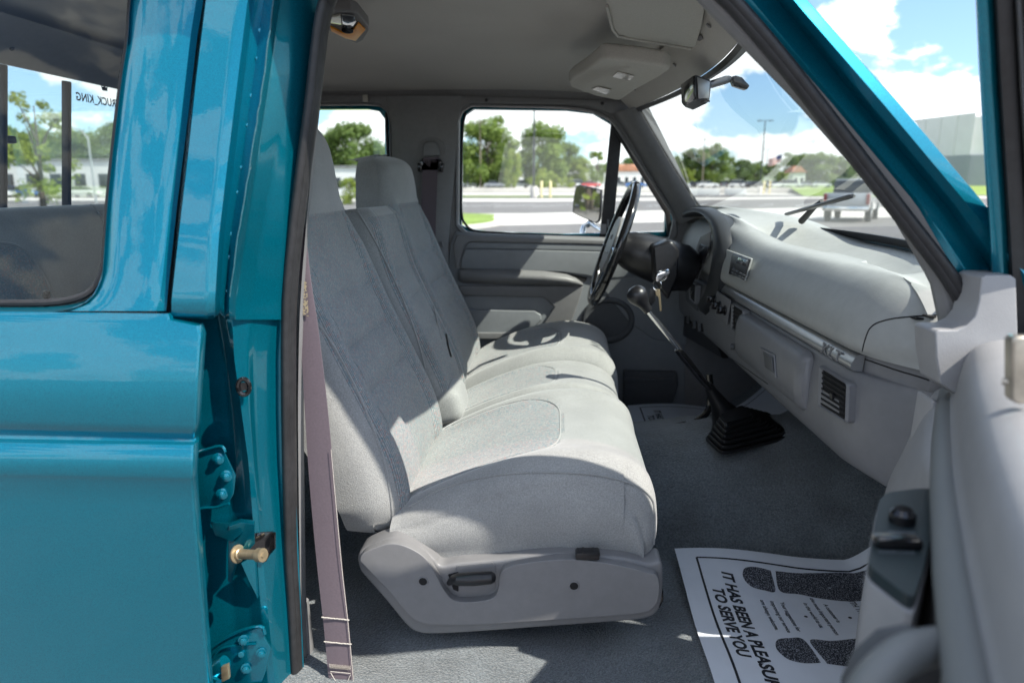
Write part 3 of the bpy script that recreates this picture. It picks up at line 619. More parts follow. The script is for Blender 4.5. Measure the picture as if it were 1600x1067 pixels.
# bench back
bm = new(); rows = []
prof = [(-1.16, -.75), (-1.12, -.5), (-1.13, -.3), (-1.165, -.14), (-1.19, -.075), (-1.22, -.05), (-1.26, -.055), (-1.29, -.09)]
pc = [(v.x, v.z) for v in cat([(a, 0, b) for a, b in prof], 30)]
for i in range(40):
    Y = lerp(1.03, 2.4, i/39); e = .03*max(0, abs(i/19.5-1)*20-18)**2*.25
    rows.append([W(x-e*.4, Y, z-(e if z > -.2 else 0)) for x, z in pc])
grid(bm, rows); bench = part('rear_bench_seat', bm, M['plush'])
bvb = bvh(bench)
def seam(name, px, ts, m, r=.0016, n=40, parent=truck, lift=.0003, close=False):
    pts = [hit(ts, v.x, v.y, lift) for v in cat([(x, y, 0) for x, y in px], n)]; pts = [p for p in pts if p is not None]
    if len(pts) < 3: return None
    sm = [pts[0]]+[(a+b*2+c)/4 for a, b, c in zip(pts, pts[1:], pts[2:])]+[pts[-1]]
    b = new(); tube(b, sm, r, 6); return part(name, b, m, parent)
seam('piping', [(-60, 378), (0, 380), (28, 386), (50, 405), (72, 440), (90, 480), (96, 500)], bvb, M['plush'], .004, parent=bench)
pts = [hit(bvb, v.x, v.y, .004) for v in cat([(x, y, 0) for x, y in [(-60, 381), (0, 384), (26, 390), (47, 408), (68, 442), (86, 482), (90, 500), (0, 500), (-60, 500)]], 60)]
bm = new(); rows = []
for y in range(386, 520, 8):
    xr = ipl([(384, 20), (392, 36), (408, 52), (442, 72), (482, 89), (520, 100)], y); r = [hit(bvb, lerp(-60, xr, k/12), y, .003) for k in range(13)]
    if all(r): rows.append(r)
if len(rows) > 2: grid(bm, rows); part('ribbed_insert', bm, M['rib'], bench)
seam('piping', [(142, 320), (152, 330), (160, 345), (164, 352)], bvb, M['plush'], .003, parent=bench)
# driver side rear headrest edge

# ================================================================== SEATS
FRONT = [(-.272, -.62), (-.270, -.55), (-.287, -.47), (-.326, -.38), (-.368, -.29), (-.403, -.21), (-.427, -.13), (-.440, -.06), (-.443, 0.0), (-.449, .045), (-.458, .075), (-.475, .098), (-.50, .110)]
def bmove(bm, v): bmesh.ops.translate(bm, vec=v, verts=bm.verts); return bm
def backrest_mesh(Yc, hw, ztop, head=True, near_rib=True, thick=.13):
    """one padded back: front face with bolsters and cross seams, sides, rear; rows run from the bottom up"""
    kz = ztop/.11 if head else 1
    c = cat([(x, 0, z*(kz if z > 0 else 1)) for x, z in FRONT], 120)
    c = [p for p in c if p.z <= ztop+.0001]; nh = None
    if not head:
        # round over the top edge early
        top = c[-1]
    n = len(c); bm = new(); rows = []
    for i, p in enumerate(c):
        t = i/(n-1); z = p.z; z = z/kz if z > 0 else z
        tan = (c[min(i+1, n-1)]-c[max(i-1, 0)]).normalized(); nrm = Vector((tan.z, 0, -tan.x))     # towards front (+X)
        if z > .035: nh = nh or nrm; nrm = nh
        if head:
            wid = ipl([(-.62, .97), (-.45, 1.0), (-.22, 1.0), (-.15, .975), (-.09, .93), (-.04, .875), (.01, .82), (.05, .76), (.075, .70), (.092, .62), (.105, .50), (.11, .4)], z)
            th = ipl([(-.62, thick*.8), (-.4, thick), (-.1, thick*.98), (.05, thick*.98), (.11, thick*.85)], z)
        else:
            wid = 1; th = thick
        # round off at both ends
        dtop = (.11-z)/.035 if head else (ztop-z)/.05
        dbot = (z+.62)/.09
        k = 1
        for d in (dtop, dbot):
            if d < 1: k = min(k, math.sqrt(max(0.0, 1-(1-d)**2)))
        inset = (1-k)*.040
        if head and z > .05:
            sh_ = 1-math.sqrt(max(0, 1-min(1, (z-.05)/.062)**2)); p = p-nrm*th*.34*sh_; th = th*(1-.72*sh_); wid = wid*(1-.25*sh_)
        w_ = hw*wid-inset; r = []
        NF = 48
        for j in range(NF+1):          # front face from near (-) to far (+)
            u = lerp(-1, 1, j/NF); au = abs(u)
            e = 0
            ed_ = .84 if head else .74
            if au > ed_: q = (au-ed_)/(1-ed_); e = -(.040 if head else .046)*(1-math.sqrt(max(0, 1-q*q*.96)))      # rounded edge
            bol = .016*math.exp(-((au-.80)/.13)**2)*(1 if z < -.12 else max(0, 1-(z+.12)/.1))*(1 if head else .5)
            gro = -.0055*math.exp(-((au-.66)/.022)**2)*(1 if z < -.055 else 0)
            hz_ = max(0, min(1, (z+.22)/.24)); cro = -.006*(u*u)-(.036*abs(u)**2.4*hz_*hz_*(3-2*hz_) if head else 0)
            if head and au < .64:
                for zs in (-.20, -.285, -.365):
                    gro -= .0065*math.exp(-((z-zs+.014*u*u)/.0055)**2)
                cro += .003*math.cos((z+.20)/.085*2*math.pi+math.pi)*(1 if -.45 < z < -.13 else 0)
            if not head and au < .62:
                for zs in (-.20, -.27, -.345):
                    gro -= .005*math.exp(-((z-zs+.01*u*u)/.005)**2)
            if -.062 < z < -.050 and head and au < .9: gro -= .003
            pos = p+nrm*(bol+e+gro+cro-inset)
            r.append(W(pos.x, Yc+w_*u, pos.z))
        for s, (a, b) in ((1, (0, 1)),):
            for q in (.25, .5, .75):
                pos = p-nrm*(th*q+.022); r.append(W(pos.x, Yc+w_*(1.0+.02*math.sin(q*3.1)), pos.z))
        for u in (.9, .6, 0, -.6, -.9):
            pos = p-nrm*(th-inset+(0 if abs(u) < .8 else -.02)); r.append(W(pos.x, Yc+w_*u, pos.z))
        for q in (.75, .5, .25):
            pos = p-nrm*(th*q+.022); r.append(W(pos.x, Yc-w_*(1.0+.02*math.sin(q*3.1)), pos.z))
        rows.append(r)
    zs = [q.z for q in c]
    def mi(j, i):
        z = zs[j]
        lim = -.056 if head else ztop-.03
        return 1 if (z < lim and 1 < i < 46) else 0
    grid(bm, rows, close_u=True, caps=True, mi=mi)
    return bm
CP = [(-.285, -.575), (-.27, -.566), (-.25, -.553), (-.2, -.527), (-.13, -.495), (-.05, -.468), (.03, -.457), (.09, -.462), (.135, -.477), (.163, -.50), (.176, -.53), (.182, -.565), (.182, -.60), (.172, -.628), (.14, -.64)]
def ins_edge(x, u):      # 1 on the outline of the ribbed insert
    return (abs(u/.74)**4.5+abs(max(0, x+.25)/.262)**4.5)**(1/4.5)
def cushion_mesh(Yc, hw, dz=0, dx=0, bulge=1.0, near_side=True):
    cp = cat([(x, 0, z) for x, z in CP], 130); bm = new(); rows = []; us = []
    fr = [0, .003, .008, .016, .028, .045, .065, .09]
    ul = [-1+f for f in fr]+[lerp(-.88, .88, k/80) for k in range(81)]+[1-f for f in reversed(fr)]
    for u in ul:
        au = abs(u); d = (1-au)*hw; R_ = .05; e = 0
        if d < R_: e = .8*(R_-math.sqrt(max(0, R_*R_-(R_-d)**2)))
        bol = .010*math.exp(-((au-.78)/.16)**2)*bulge
        row = []
        for p in cp:
            top = max(0, min(1, (p.z+.60)/.06))
            x = p.x; z = p.z
            ins = -.014*bulge*(1-u*u*.9)*math.exp(-((x+.07)/.13)**2)*.5
            q_ = ins_edge(x, u)-1; gro = -.004*math.exp(-(q_/.03)**2)*(1 if z > -.545 else 0)
            z2 = z+top*(bol+ins+gro)-e*top*1.0; x2 = x-(e*.7 if x > .12 else 0)*(1 if z > -.63 else 1)
            row.append(W(x2+dx, Yc+hw*u+(.0), z2+dz))
        row += [W(-.285+dx, Yc+hw*u, -.64+dz)]
        rows.append(row); us.append(u)
    for s in (0, -1):      # slightly bulged side face under the top edge
        pass
    def mi(j, i):
        u = (us[j]+us[min(j+1, len(us)-1)])/2; p = cp[min(i, 129)]
        return 1 if (ins_edge(p.x, u) < 1 and i < 90 and p.z > -.58) else 0
    grid(bm, rows, close_u=True, caps=False, mi=mi)
    # side closing faces built as inward offset loops that bulge
    for row, s in ((rows[0], -1), (rows[-1], 1)):
        top = row[:-1]; loops = [top]
        for k in (.06, .16, .3, .45, .6, .75, .9, 1):
            loops.append([Vector((lerp(p.x, min(p.x, .168), k), p.y+s*.011*math.sin(math.pi*min(1, k*1.1+.05)), lerp(p.z, H-.64, k))) for p in top])
        grid(bm, loops)
    bmesh.ops.remove_doubles(bm, verts=bm.verts, dist=.0002)
    return bm
def seat(name, Yc, hw, zt):
    s = empty(name, W(-.05, Yc, -.80), parent=truck)
    c = part('cushion', cushion_mesh(Yc, hw-.003), [M['plush'], M['rib']], s, ang=50)
    b = part('backrest', backrest_mesh(Yc, hw-.007, zt), [M['plush'], M['rib']], s, ang=50)
    return s, c, b
ps, pcu, pbk = seat('passenger_seat', 1.325, .238, .150)
ds, dcu, dbk = seat('driver_seat', 2.13, .238, .098)
cs = empty('center_seat', W(-.05, 1.725, -.8), parent=truck)
ccu = part('cushion', cushion_mesh(1.727, .144, dz=-.012, dx=-.010, bulge=.6), [M['plush'], M['rib']], cs, ang=50)
cbk = part('backrest', bmove(backrest_mesh(1.727, .141, -.045, head=False, thick=.15), (.020, 0, 0)), [M['plush'], M['rib']], cs, ang=50)
# little bolster wedge at foot of centre back
bm = new(); box(bm, W(-.268, 1.655, -.53), (.085, .14, .085), rot=Matrix.Rotation(math.radians(-14), 3, 'Y'), bev=.03, seg=5); part('lumbar_wedge', bm, M['plush'], cs, ang=60)
# piping seams laid on the cloth
tb = bvh(pbk); tcu = bvh(pcu)
seam('piping', [(478, 498), (500, 510), (540, 575), (575, 650), (600, 720), (612, 790), (612, 832)], tb, M['plush'], .0022, parent=pbk)
seam('piping', [(640, 792), (700, 760), (780, 742), (860, 738), (930, 742), (985, 755), (1015, 775), (1022, 800), (1020, 850)], tcu, M['plush'], .0020, parent=pcu, lift=.0014)
tcb = bvh(cbk)
seam('piping', [(556, 326), (572, 352), (598, 400), (630, 470), (652, 530), (664, 575)], tcb, M['plush'], .0022, parent=cbk, lift=.0006)
seam('piping', [(560, 324), (590, 318), (615, 325), (628, 345), (650, 400), (672, 460), (690, 530)], tcb, M['plush'], .0018, parent=cbk, lift=.0006)
def insert_piping(c_obj, Yc, hw, dx, parent):
    t = bvh(c_obj)[0]; pts = []
    for i in range(-8, 49):
        a_ = math.pi*i/40; cx_, sy_ = math.sin(a_), math.cos(a_); r_ = (abs(sy_)**4.5+abs(max(0, cx_))**4.5)**(-1/4.5)
        x = -.25+.262*cx_*r_; u = .74*sy_*r_
        h = t.ray_cast(W(x+dx, Yc+hw*u, .1), Vector((0, 0, -1)))
        if h[0] is not None and x > -.27: pts.append(h[0]+Vector((0, 0, .0002)))
    sm = [pts[0]]+[(a+b*2+c)/4 for a, b, c in zip(pts, pts[1:], pts[2:])]+[pts[-1]]
    b = new(); tube(b, sm, .0017, 6); part('piping', b, M['plush'], parent)
insert_piping(pcu, 1.325, .238, 0, ps); insert_piping(dcu, 2.13, .238, 0, ds); insert_piping(ccu, 1.727, .144, -.010, cs)
# small rear-end fill behind seats so that no light leaks, seat risers
for s, Yc, hw in ((ps, 1.325, .20), (ds, 2.13, .20)):
    bm = new(); box(bm, W(-.06, Yc, -.71), (.36, hw*2, .13), bev=.01); part('seat_base', bm, M['black'], s)
# plastic side cover of passenger seat
def pp(lst, Y, n=None, smooth=False):
    if smooth: lst = [(v.x, v.y) for v in cat([(x, y, 0) for x, y in lst]+[(*lst[0], 0)], n or len(lst)*4)[:-1]]
    return [P(x, y, Y) for x, y in lst]
sc_out = [(558, 874), (562, 862), (580, 852), (604, 843), (620, 842), (645, 850), (665, 862), (678, 874), (690, 884), (720, 880), (775, 876), (820, 870), (870, 866), (930, 868), (975, 872), (1010, 880), (1033, 879), (1036, 905), (1034, 935), (1027, 956), (1008, 967), (960, 972), (850, 980), (740, 988), (680, 991), (655, 989), (636, 978), (606, 942), (580, 912), (563, 892)]
bm = new(); prism(bm, pp(sc_out, 1.062, 150, True), (0, .05, 0), .008, 4); cover = part('side_cover', bm, M['plastic'], ps, ang=50)
body = [(562, 876), (568, 864), (600, 851), (622, 850), (648, 860), (668, 876), (682, 900), (694, 922), (710, 938), (740, 940), (770, 934), (779, 918), (782, 896), (800, 884), (850, 876), (900, 874), (960, 882), (1010, 894), (1028, 902), (1030, 930), (1022, 948), (1000, 958), (900, 966), (760, 975), (690, 976), (662, 974), (640, 962), (610, 926), (585, 900)]
bm = new(); prism(bm, pp(body, 1.046, 170, True), (0, .020, 0), .0095, 4); part('cover_panel', bm, M['plastic'], cover, ang=50)
bm = new(); prism(bm, pp([(714, 884), (770, 879), (774, 884), (774, 920), (752, 930), (716, 934), (708, 916)], 1.0605), (0, .004, 0), .0015); part('handle_pocket', bm, M['plastic'], cover)
bm = new(); prism(bm, pp([(700, 898), (716, 894), (716, 924), (708, 921)], 1.0585), (0, .003, 0), .001); part('pocket_slot', bm, M['shade_black'], cover)  # thin black patch, the slot's inner shade is only colour
bm = new(); tube(bm, [P(702, 910, 1.054), P(709, 905, 1.04), P(716, 905, 1.034), P(740, 904, 1.032), P(768, 902, 1.034), P(771, 902, 1.036)], [.005, .008, .0105, .0115, .0105, .008], 14); part('recline_handle', bm, M['black'], ps)
for x, y in ((661, 908), (897, 915)):
    b = new(); disc(b, P(x, y, 1.0462), (0, -1, 0), .0072, .0012, 22, .0004); part('cover_hole', b, M['shade_black'], cover)  # flat black disc, shade inside the hole painted on
    b = new(); ring = [P(x, y, 1.0455)+Vector((math.cos(a)*.008, 0, math.sin(a)*.008)) for a in [2*math.pi*i/24 for i in range(25)]]; tube(b, ring, .0012, 6, caps=False); part('hole_rim', b, M['plastic'], cover)
bm = new(); prism(bm, pp([(899, 867), (902, 864), (936, 864), (938, 868), (936, 875), (900, 875)], 1.044), (0, .02, 0), .002); prism(bm, pp([(905, 864), (911, 861), (920, 863), (928, 861), (932, 864)], 1.048), (0, .015, 0), .001); part('seat_switch', bm, M['black'], ps)
bm = new(); prism(bm, pp([(1029, 930), (1037, 925), (1037, 938), (1030, 952)], 1.08), (0, .02, 0), .002); part('seat_track_end', bm, M['gloss_black'], ps)
# belts and buckles
bm = new(); lft = [(462, 300), (467, 370), (468, 430), (470, 520), (476, 640), (484, 760), (495, 880), (506, 980), (514, 1067), (524, 1180)]; rgt = [(470, 300), (478, 370), (486, 440), (498, 520), (512, 640), (523, 760), (534, 880), (544, 970), (553, 1067), (562, 1180)]
f = lambda l: cat([P(x, y, lerp(1.035, .962, (i/9)**2)) for i, (x, y) in enumerate(l)], 50)
a, b = f(lft), f(rgt); mdl = [lerp(p, q, .5)+Vector((0, -.0015, 0)) for p, q in zip(a, b)]
rows = [[p, m_, q, q+Vector((0, .0014, 0)), m_+Vector((0, .0014, 0)), p+Vector((0, .0014, 0))] for p, m_, q in zip(a, mdl, b)]; grid(bm, rows, close_u=True, caps=True)
belt = part('passenger_seat_belt', bm, M['belt'], ang=60)
def on_belt(t, s, off=-.0026):   # t along (image row), s across 0..1
    y = t; l = cat([(x, yy, 0) for x, yy in lft], 60); r = cat([(x, yy, 0) for x, yy in rgt], 60)
    xl = ipl([(v.y, v.x) for v in l], y); xr = ipl([(v.y, v.x) for v in r], y); yoff = (s-.5)*4
    return P(lerp(xl, xr, s), y+yoff, lerp(1.035, .962, max(0, min(1, ipl([(300, 0), (370, 1/9), (430, 2/9), (520, 3/9), (640, 4/9), (760, 5/9), (880, 6/9), (980, 7/9), (1067, 8/9), (1180, 1)], y)))**2)+off-.0014)
for k, y in enumerate((966, 1004)):
    b = new(); tube(b, [on_belt(y+random.uniform(-.4, .4), s) for s in [i/18 for i in range(-1, 20)]], [.0009+.0003*(i % 2) for i in range(21)], 6); part('stitching', b, M['thread'], belt)
b = new()
for off in (0, 3): tube(b, [on_belt(1040+off+(1 if i % 2 else -1)*2, .08+.84*i/34) for i in range(35)], .0005, 5)
for s0, s1 in ((.1, .9), (.9, .1)): tube(b, [on_belt(lerp(1052, 1110, i/10), lerp(s0, s1, i/10)) for i in range(11)], .0006, 5)
for y in (1050, 1090): tube(b, [on_belt(y, .1+.8*i/10) for i in range(11)], .0006, 5)
part('cross_stitching', b, M['thread'], belt)
b = new(); tube(b, [on_belt(lerp(700, 1100, i/60), .985+.004*(i % 2)) for i in range(61)], .0005, 5); part('edge_stitching', b, M['thread'], belt)
b = new(); disc(b, P(494, 724, 1.022), (0, -1, 0), .0082, .0015, 22, .0005); disc(b, P(494, 724, 1.0205), (0, -1, 0), .0068, .003, 22, .002); part('belt_button', b, M['gloss_black'], belt)
M['tagm'] = speck_mat('printed_label', (.30, .25, .16), (.10, .08, .09), 260, .5)
b = new(); prism(b, [on_belt(440, .12), on_belt(440, .62), on_belt(494, .52), on_belt(494, .08)], (0, -.0005, 0)); part('belt_label', b, M['tagm'], belt)
bm = new(); tube(bm, [P(697, 522, 1.60), P(700, 540, 1.59), P(705, 558, 1.58)], .008, 8, flat=.3); part('buckle_strap', bm, M['gloss_black'], cs)

# ================================================================== FLOOR
def floor_z(X, Y):
    z = -.80
    d = abs(Y-1.72)/.33; hump = max(0, 1-d*d) if d < 1 else 0
    hump = hump**.8
    fw = max(0, min(1, (X+.4)/1.0))
    z += hump*(.13+.09*fw)
    if X > .62: z += (X-.62)**1.3*1.5
    z += .006*math.sin(X*17+Y*9)*math.sin(Y*13)
    return z
bm = new(); rows = []
for i in range(90):
    X = lerp(-1.3, .98, i/89); rows.append([W(X, lerp(.95, 2.5, j/60), floor_z(X, lerp(.95, 2.5, j/60))) for j in range(61)])
grid(bm, rows); carpet = part('carpet', bm, M['carpet'], ang=70)
bm = new(); prism(bm, [W(-1.4, .84, -.88), W(.9, .84, -.88), W(.9, .96, -.83), W(-1.4, .96, -.83)], (0, 0, -.03), .005); part('door_sill', bm, M['paint'])
bm = new(); box(bm, W(-.2, 1.75, -.93), (2.6, 1.6, .08)); part('underbody', bm, M['black'])
bm = new(); prism(bm, [W(.98, .97, -.85), W(.98, 2.58, -.85), W(.98, 2.58, -.26), W(.98, .97, -.26)], (.02, 0, 0)); part('firewall', bm, M['black'])
bm = new(); prism(bm, [W(.70, .93, -.30), W(.80, 1.2, -.24), W(.9, 1.72, -.22), W(.80, 2.3, -.24), W(.70, 2.6, -.30), W(1.9, 2.6, -.42), W(2.0, 1.75, -.36), W(1.9, .93, -.42)], (0, 0, -.03), .01); part('hood', bm, M['paint'])

bm = new(); prism(bm, [W(.66, .80, -.95), W(.66, .80, -.26), W(2.0, .82, -.40), W(2.0, .82, -.95)], (0, .12, 0), .01); part('front_fender', bm, M['paint'])  # out of view; added to keep the sun off the paper mat
# ================================================================== DASHBOARD
def wbase(Y):   # windshield base in plan
    u = (Y-1.66)/.8; return .715-.27*abs(u)**2.3 if u > 0 else .715-.21*abs(u)**2.3
def fxx(Y): return .474-.026*min(1.2, max(0, Y-1.1))
def dash_prof(Y):
    q_ = max(0, min(1, (Y-1.66)/.42)); hs_ = q_*q_*(3-2*q_)
    k = max(0, 1.13-Y)/.13; fx = fxx(Y)
    e = .012*k+.05*k*k; dn = .018*k*k
    wb = wbase(Y); s = -.118 if Y < 1.9 else lerp(-.118, -.09, min(1, (Y-1.9)/.4))
    s -= .05*k*k
    pts = [(fx+.25, -.40-dn), (fx+.07+e, -.452-dn), (fx+.02+e, -.452-dn), (fx+.004+e, -.440-dn), (fx-.002+e, -.42), (fx-.004+e, -.385), (fx-.002+e, -.34), (fx+.002+e, -.305), (fx+.008+e, -.2925),
           (fx+.018+e*.8, -.291), (fx+.018+e*.8, -.262), (fx+.006+e*.8, -.2605), (fx-.004+e, -.252), (fx-.008+e, -.235), (fx-.003+e, -.205-dn), (fx+.012+e, -.176-dn), (fx+.032+e, -.152-dn*1.2), (fx+.052+e, -.139-dn*1.4)]
    tr = max(0, min(1, (Y-1.16)/.06))*max(0, min(1, (1.95-Y)/.05))         # tray behind the pad
    x0 = fx+.062+.02*math.sin((Y-1.1)*3.2)+.018*(1 if 1.30 < Y < 1.48 else 0)
    s -= .012*(1-hs_); pts = [(x, z+.034*hs_*max(0, min(1, (z+.235)/.07))) for x, z in pts]; s += .022*hs_; pts += [(x0, s-.006), (x0+.012, s-.008), (x0+.024, s-.010-.030*tr), (lerp(x0+.02, wb, .5), s-.004-.022*tr), (wb-.01, s+.002-.006*tr), (wb+.03, s-.004)]
    return pts
PR = 18
ys = [1.0, 1.006, 1.015, 1.03, 1.05, 1.075, 1.1, 1.13]+[lerp(1.15, 2.5, k/56) for k in range(57)]
bm = new(); rows = []
for Y in ys:
    pr = dash_prof(Y); v = [W(x, Y, z) for x, z in pr]
    # light smoothing between control points except along crisp strip edges
    r = []
    for i in range(len(v)-1):
        crisp = i in (8, 9, 10, 11)
        for t in (0, .33, .66):
            if crisp or i == 0: r.append(lerp(v[i], v[i+1], t))
            else:
                p0 = v[max(i-1, 0)]; p3 = v[min(i+2, len(v)-1)]; p1, p2 = v[i], v[i+1]
                r.append(.5*((2*p1)+(p2-p0)*t+(2*p0-5*p1+4*p2-p3)*t*t+(3*p1-p0-3*p2+p3)*t**3))
    r.append(v[-1]); rows.append(r)
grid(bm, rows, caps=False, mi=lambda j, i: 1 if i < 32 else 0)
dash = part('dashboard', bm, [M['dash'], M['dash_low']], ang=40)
bm = new(); e0 = rows[0]; cen = W(.66, .985, -.30)
grid(bm, [e0, [lerp(p, cen, .1)+Vector((0, -.008, 0)) for p in e0], [lerp(p, cen, .4)+Vector((0, -.012, 0)) for p in e0], [lerp(p, cen, .98) for p in e0]], mi=lambda j, i: 1 if i < 32 else 0); part('dash_end', bm, [M['dash'], M['dash_low']], dash, ang=50)
td = bvh(dash)
def DX(x, y, X0=.452, off=0):        # point on the dash face plane, pushed out by off
    p = PX(x, y, .46)
    for _ in range(3): p = PX(x, y, fxx(p.y)+(X0-.452)-.007)
    return p+Vector((-off, 0, 0))
def quad(c, u, v): return lerp(lerp(c[0], c[1], u), lerp(c[3], c[2], u), v)     # corners tl tr br bl
def vent(corners, n, name='air_vent'):
    """framed louvre vent on four corner points"""
    c = [Vector(p) for p in corners]; nrm = (c[1]-c[0]).cross(c[3]-c[0]).normalized()
    if nrm.x > 0: nrm = -nrm
    bm = new(); ol = [quad(c, u, v) for u, v in [(-.14, -.07), (1.14, -.07), (1.14, 1.07), (-.14, 1.07)]]; il = [quad(c, u, v) for u, v in [(0, 0), (1, 0), (1, 1), (0, 1)]]
    ol = [p+nrm*.001 for p in ol]
    def rnd(l, r):
        o = []
        for i in range(4):
            a, b, d = l[i-1], l[i], l[(i+1) % 4]
            pa = b+(a-b).normalized()*r; pd = b+(d-b).normalized()*r
            for t in (0, .25, .5, .75, 1): o.append(lerp(lerp(pa, b, t), lerp(b, pd, t), t))
        return o
    O, I = rnd(ol, .007), rnd(il, .004)
    grid(bm, [[p-nrm*.012 for p in O], [p+nrm*.001 for p in O], [lerp(p, q, .4)+nrm*.0045 for p, q in zip(O, I)], [p+nrm*.002 for p in I], [p-nrm*.016 for p in I]], close_u=True)
    f = part(name, bm, M['dash_low'], dash, ang=50)
    b = new(); prism(b, [p-nrm*.001 for p in I], nrm*.0015); part('vent_shade_sheet', b, M['shade_black'], f)  # flat black sheet paints the shade behind the louvers
    for k in range(n):
        v = (k+.5)/n; b = new(); a0, a1 = quad(c, .0, v), quad(c, 1, v); d = (c[3]-c[0]).normalized()
        prism(b, [a0+nrm*.0025, a1+nrm*.0025, a1+nrm*.0015+d*.0035, a0+nrm*.0015+d*.0025], d*.0012+nrm*.0010, 0); part('louver', b, M['shade_black'], f)
    b = new(); m_ = quad(c, .5, .55); box(b, m_+nrm*.004, (.005, .012, .010), bev=.002); part('vent_tab', b, M['black'], f)
    return f
vent([DX(1287, 577, .457), DX(1324, 600, .457), DX(1322, 655, .457), DX(1285, 633, .457)], 7)
vent([DX(1147, 477, .4515), DX(1162, 486, .4515), DX(1160, 522, .4515), DX(1146, 513, .4515)], 6)
# climate controls
def patch(name, cs_, th, m, bev=.002, parent=dash, **k):
    b = new(); prism(b, [Vector(p) for p in cs_], (-th, 0, 0), bev, 3); return part(name, b, m, parent, **k)
cl_ = patch('climate_panel', [DX(1112, 448, .451), DX(1143, 469, .451), DX(1137, 507, .451), DX(1110, 486, .451)], .003, M['dash_low'])
for x, y in ((1118, 468), (1126, 478), (1134, 485)):
    b = new(); c0 = DX(x, y, .449); disc(b, c0, (-1, 0, 0), .0135, .004, 22, .001); disc(b, c0+Vector((-.004, 0, 0)), (-1, 0, 0), .010, .014, 22, .002); box(b, c0+Vector((-.02, 0, 0)), (.008, .005, .018), bev=.001); part('climate_knob', b, M['gloss_black'], cl_)
# radio
ra = patch('radio_bezel', [DX(1138, 390, .462), DX(1177, 404, .462), DX(1166, 440, .4505), DX(1138, 428, .4505)], .006, M['dash'], .003)
rb = patch('radio', [DX(1147, 397, .457), DX(1174, 405, .457), DX(1164, 436, .4455), DX(1142, 428, .4455)], .006, M['black'], .002)
patch('radio_display', [DX(1154, 402, .450), DX(1170, 407, .450), DX(1167, 417, .446), DX(1151, 411, .446)], .0015, M['lcd'], .0005, rb)
for k in range(4):
    for j in range(2):
        x = 1145+k*5.5-j*1.5; y = 419+k*3+j*5
        patch('radio_button', [DX(x, y, .434), DX(x+4, y+2, .434), DX(x+3.4, y+5, .434), DX(x-.6, y+3, .434)], .002, M['plastic_dk'], .0006, rb)
# satin strip with badge
bm = new(); rows = []
for i in range(40):
    Y = lerp(1.106, 2.06, i/39); fx = fxx(Y)
    rows.append([W(fx+.018, Y, -.2915), W(fx+.004, Y, -.290), W(fx-.001, Y, -.286), W(fx+.000, Y, -.278), W(fx+.004, Y, -.270), W(fx+.009, Y, -.2645), W(fx+.02, Y, -.2635)])
grid(bm, rows, caps=True); strip = part('trim_strip', bm, M['strip'], dash, ang=60)
bm = text_mesh('XLT', .026, .0003, space=1.25)
for v in bm.verts:
    Y_ = 1.226-v.co.x*1.5; z_ = -.2875+v.co.y; v.co = W(fxx(Y_)-.0012+.006*max(0, (z_+.278)/.015), Y_, z_)
r = bmesh.ops.extrude_face_region(bm, geom=list(bm.faces)); bmesh.ops.translate(bm, vec=(-.0012, 0, 0), verts=[g for g in r['geom'] if isinstance(g, bmesh.types.BMVert)])
part('badge', bm, M['dash_low'], strip)
# glove box door: raised bulged panel with latch
bm = new(); rows = []
for i in range(31):
    Y = lerp(1.255, 1.69, i/30); fx = fxx(Y); e = max(0, abs(i/15-1)*15-14)*.008
    rows.append([W(fx+.0, Y, -.298-e), W(fx-.014+e, Y, -.304-e*.5), W(fx-.021+e, Y, -.318), W(fx-.024+e, Y, -.345), W(fx-.022+e, Y, -.38), W(fx-.013+e, Y, -.405+e*.5), W(fx, Y, -.412+e)])
rows = [[p for p in cat(r, 19)] for r in rows]
grid(bm, rows, caps=True); gb = part('glove_box_door', bm, M['dash_low'], dash, ang=60)
tg = bvh(gb)
pl = [hit(tg, x, y, .001) for x, y in ((1188, 542), (1212, 554), (1215, 590), (1194, 572))]
if all(pl):
    b = new(); prism(b, pl, (-.003, 0, 0), .001); la = part('glove_box_latch', b, M['dash_low'], gb)
    pl = [hit(tg, x, y, .0045) for x, y in ((1197, 550), (1211, 558), (1213, 583), (1200, 573))]; b = new(); prism(b, pl, (-.002, 0, 0), .0005); part('latch_recess', b, M['plastic_dk'], la)
# small vents and end-piece seam on top near end
for x, y in ((1433, 497), (1452, 494)):
    p = hit(td, x, y, .0005)
    if p:
        b = new(); box(b, p, (.012, .016, .003), bev=.0008); part('defroster_slot', b, M['shade_black'], dash)  # raised black box, the dark of the slot is painted
def dseam(pts, name='panel_seam', r=.0012, m='shade_black', n=40): seam(name, pts, td, M[m], r, n, dash, 0)
dseam([(1346, 556), (1352, 530), (1362, 510), (1385, 500), (1420, 495), (1470, 492)])
dseam([(1348, 560), (1400, 578), (1440, 590), (1465, 600)])
dseam([(1118, 545), (1150, 565), (1200, 600)], r=.001)
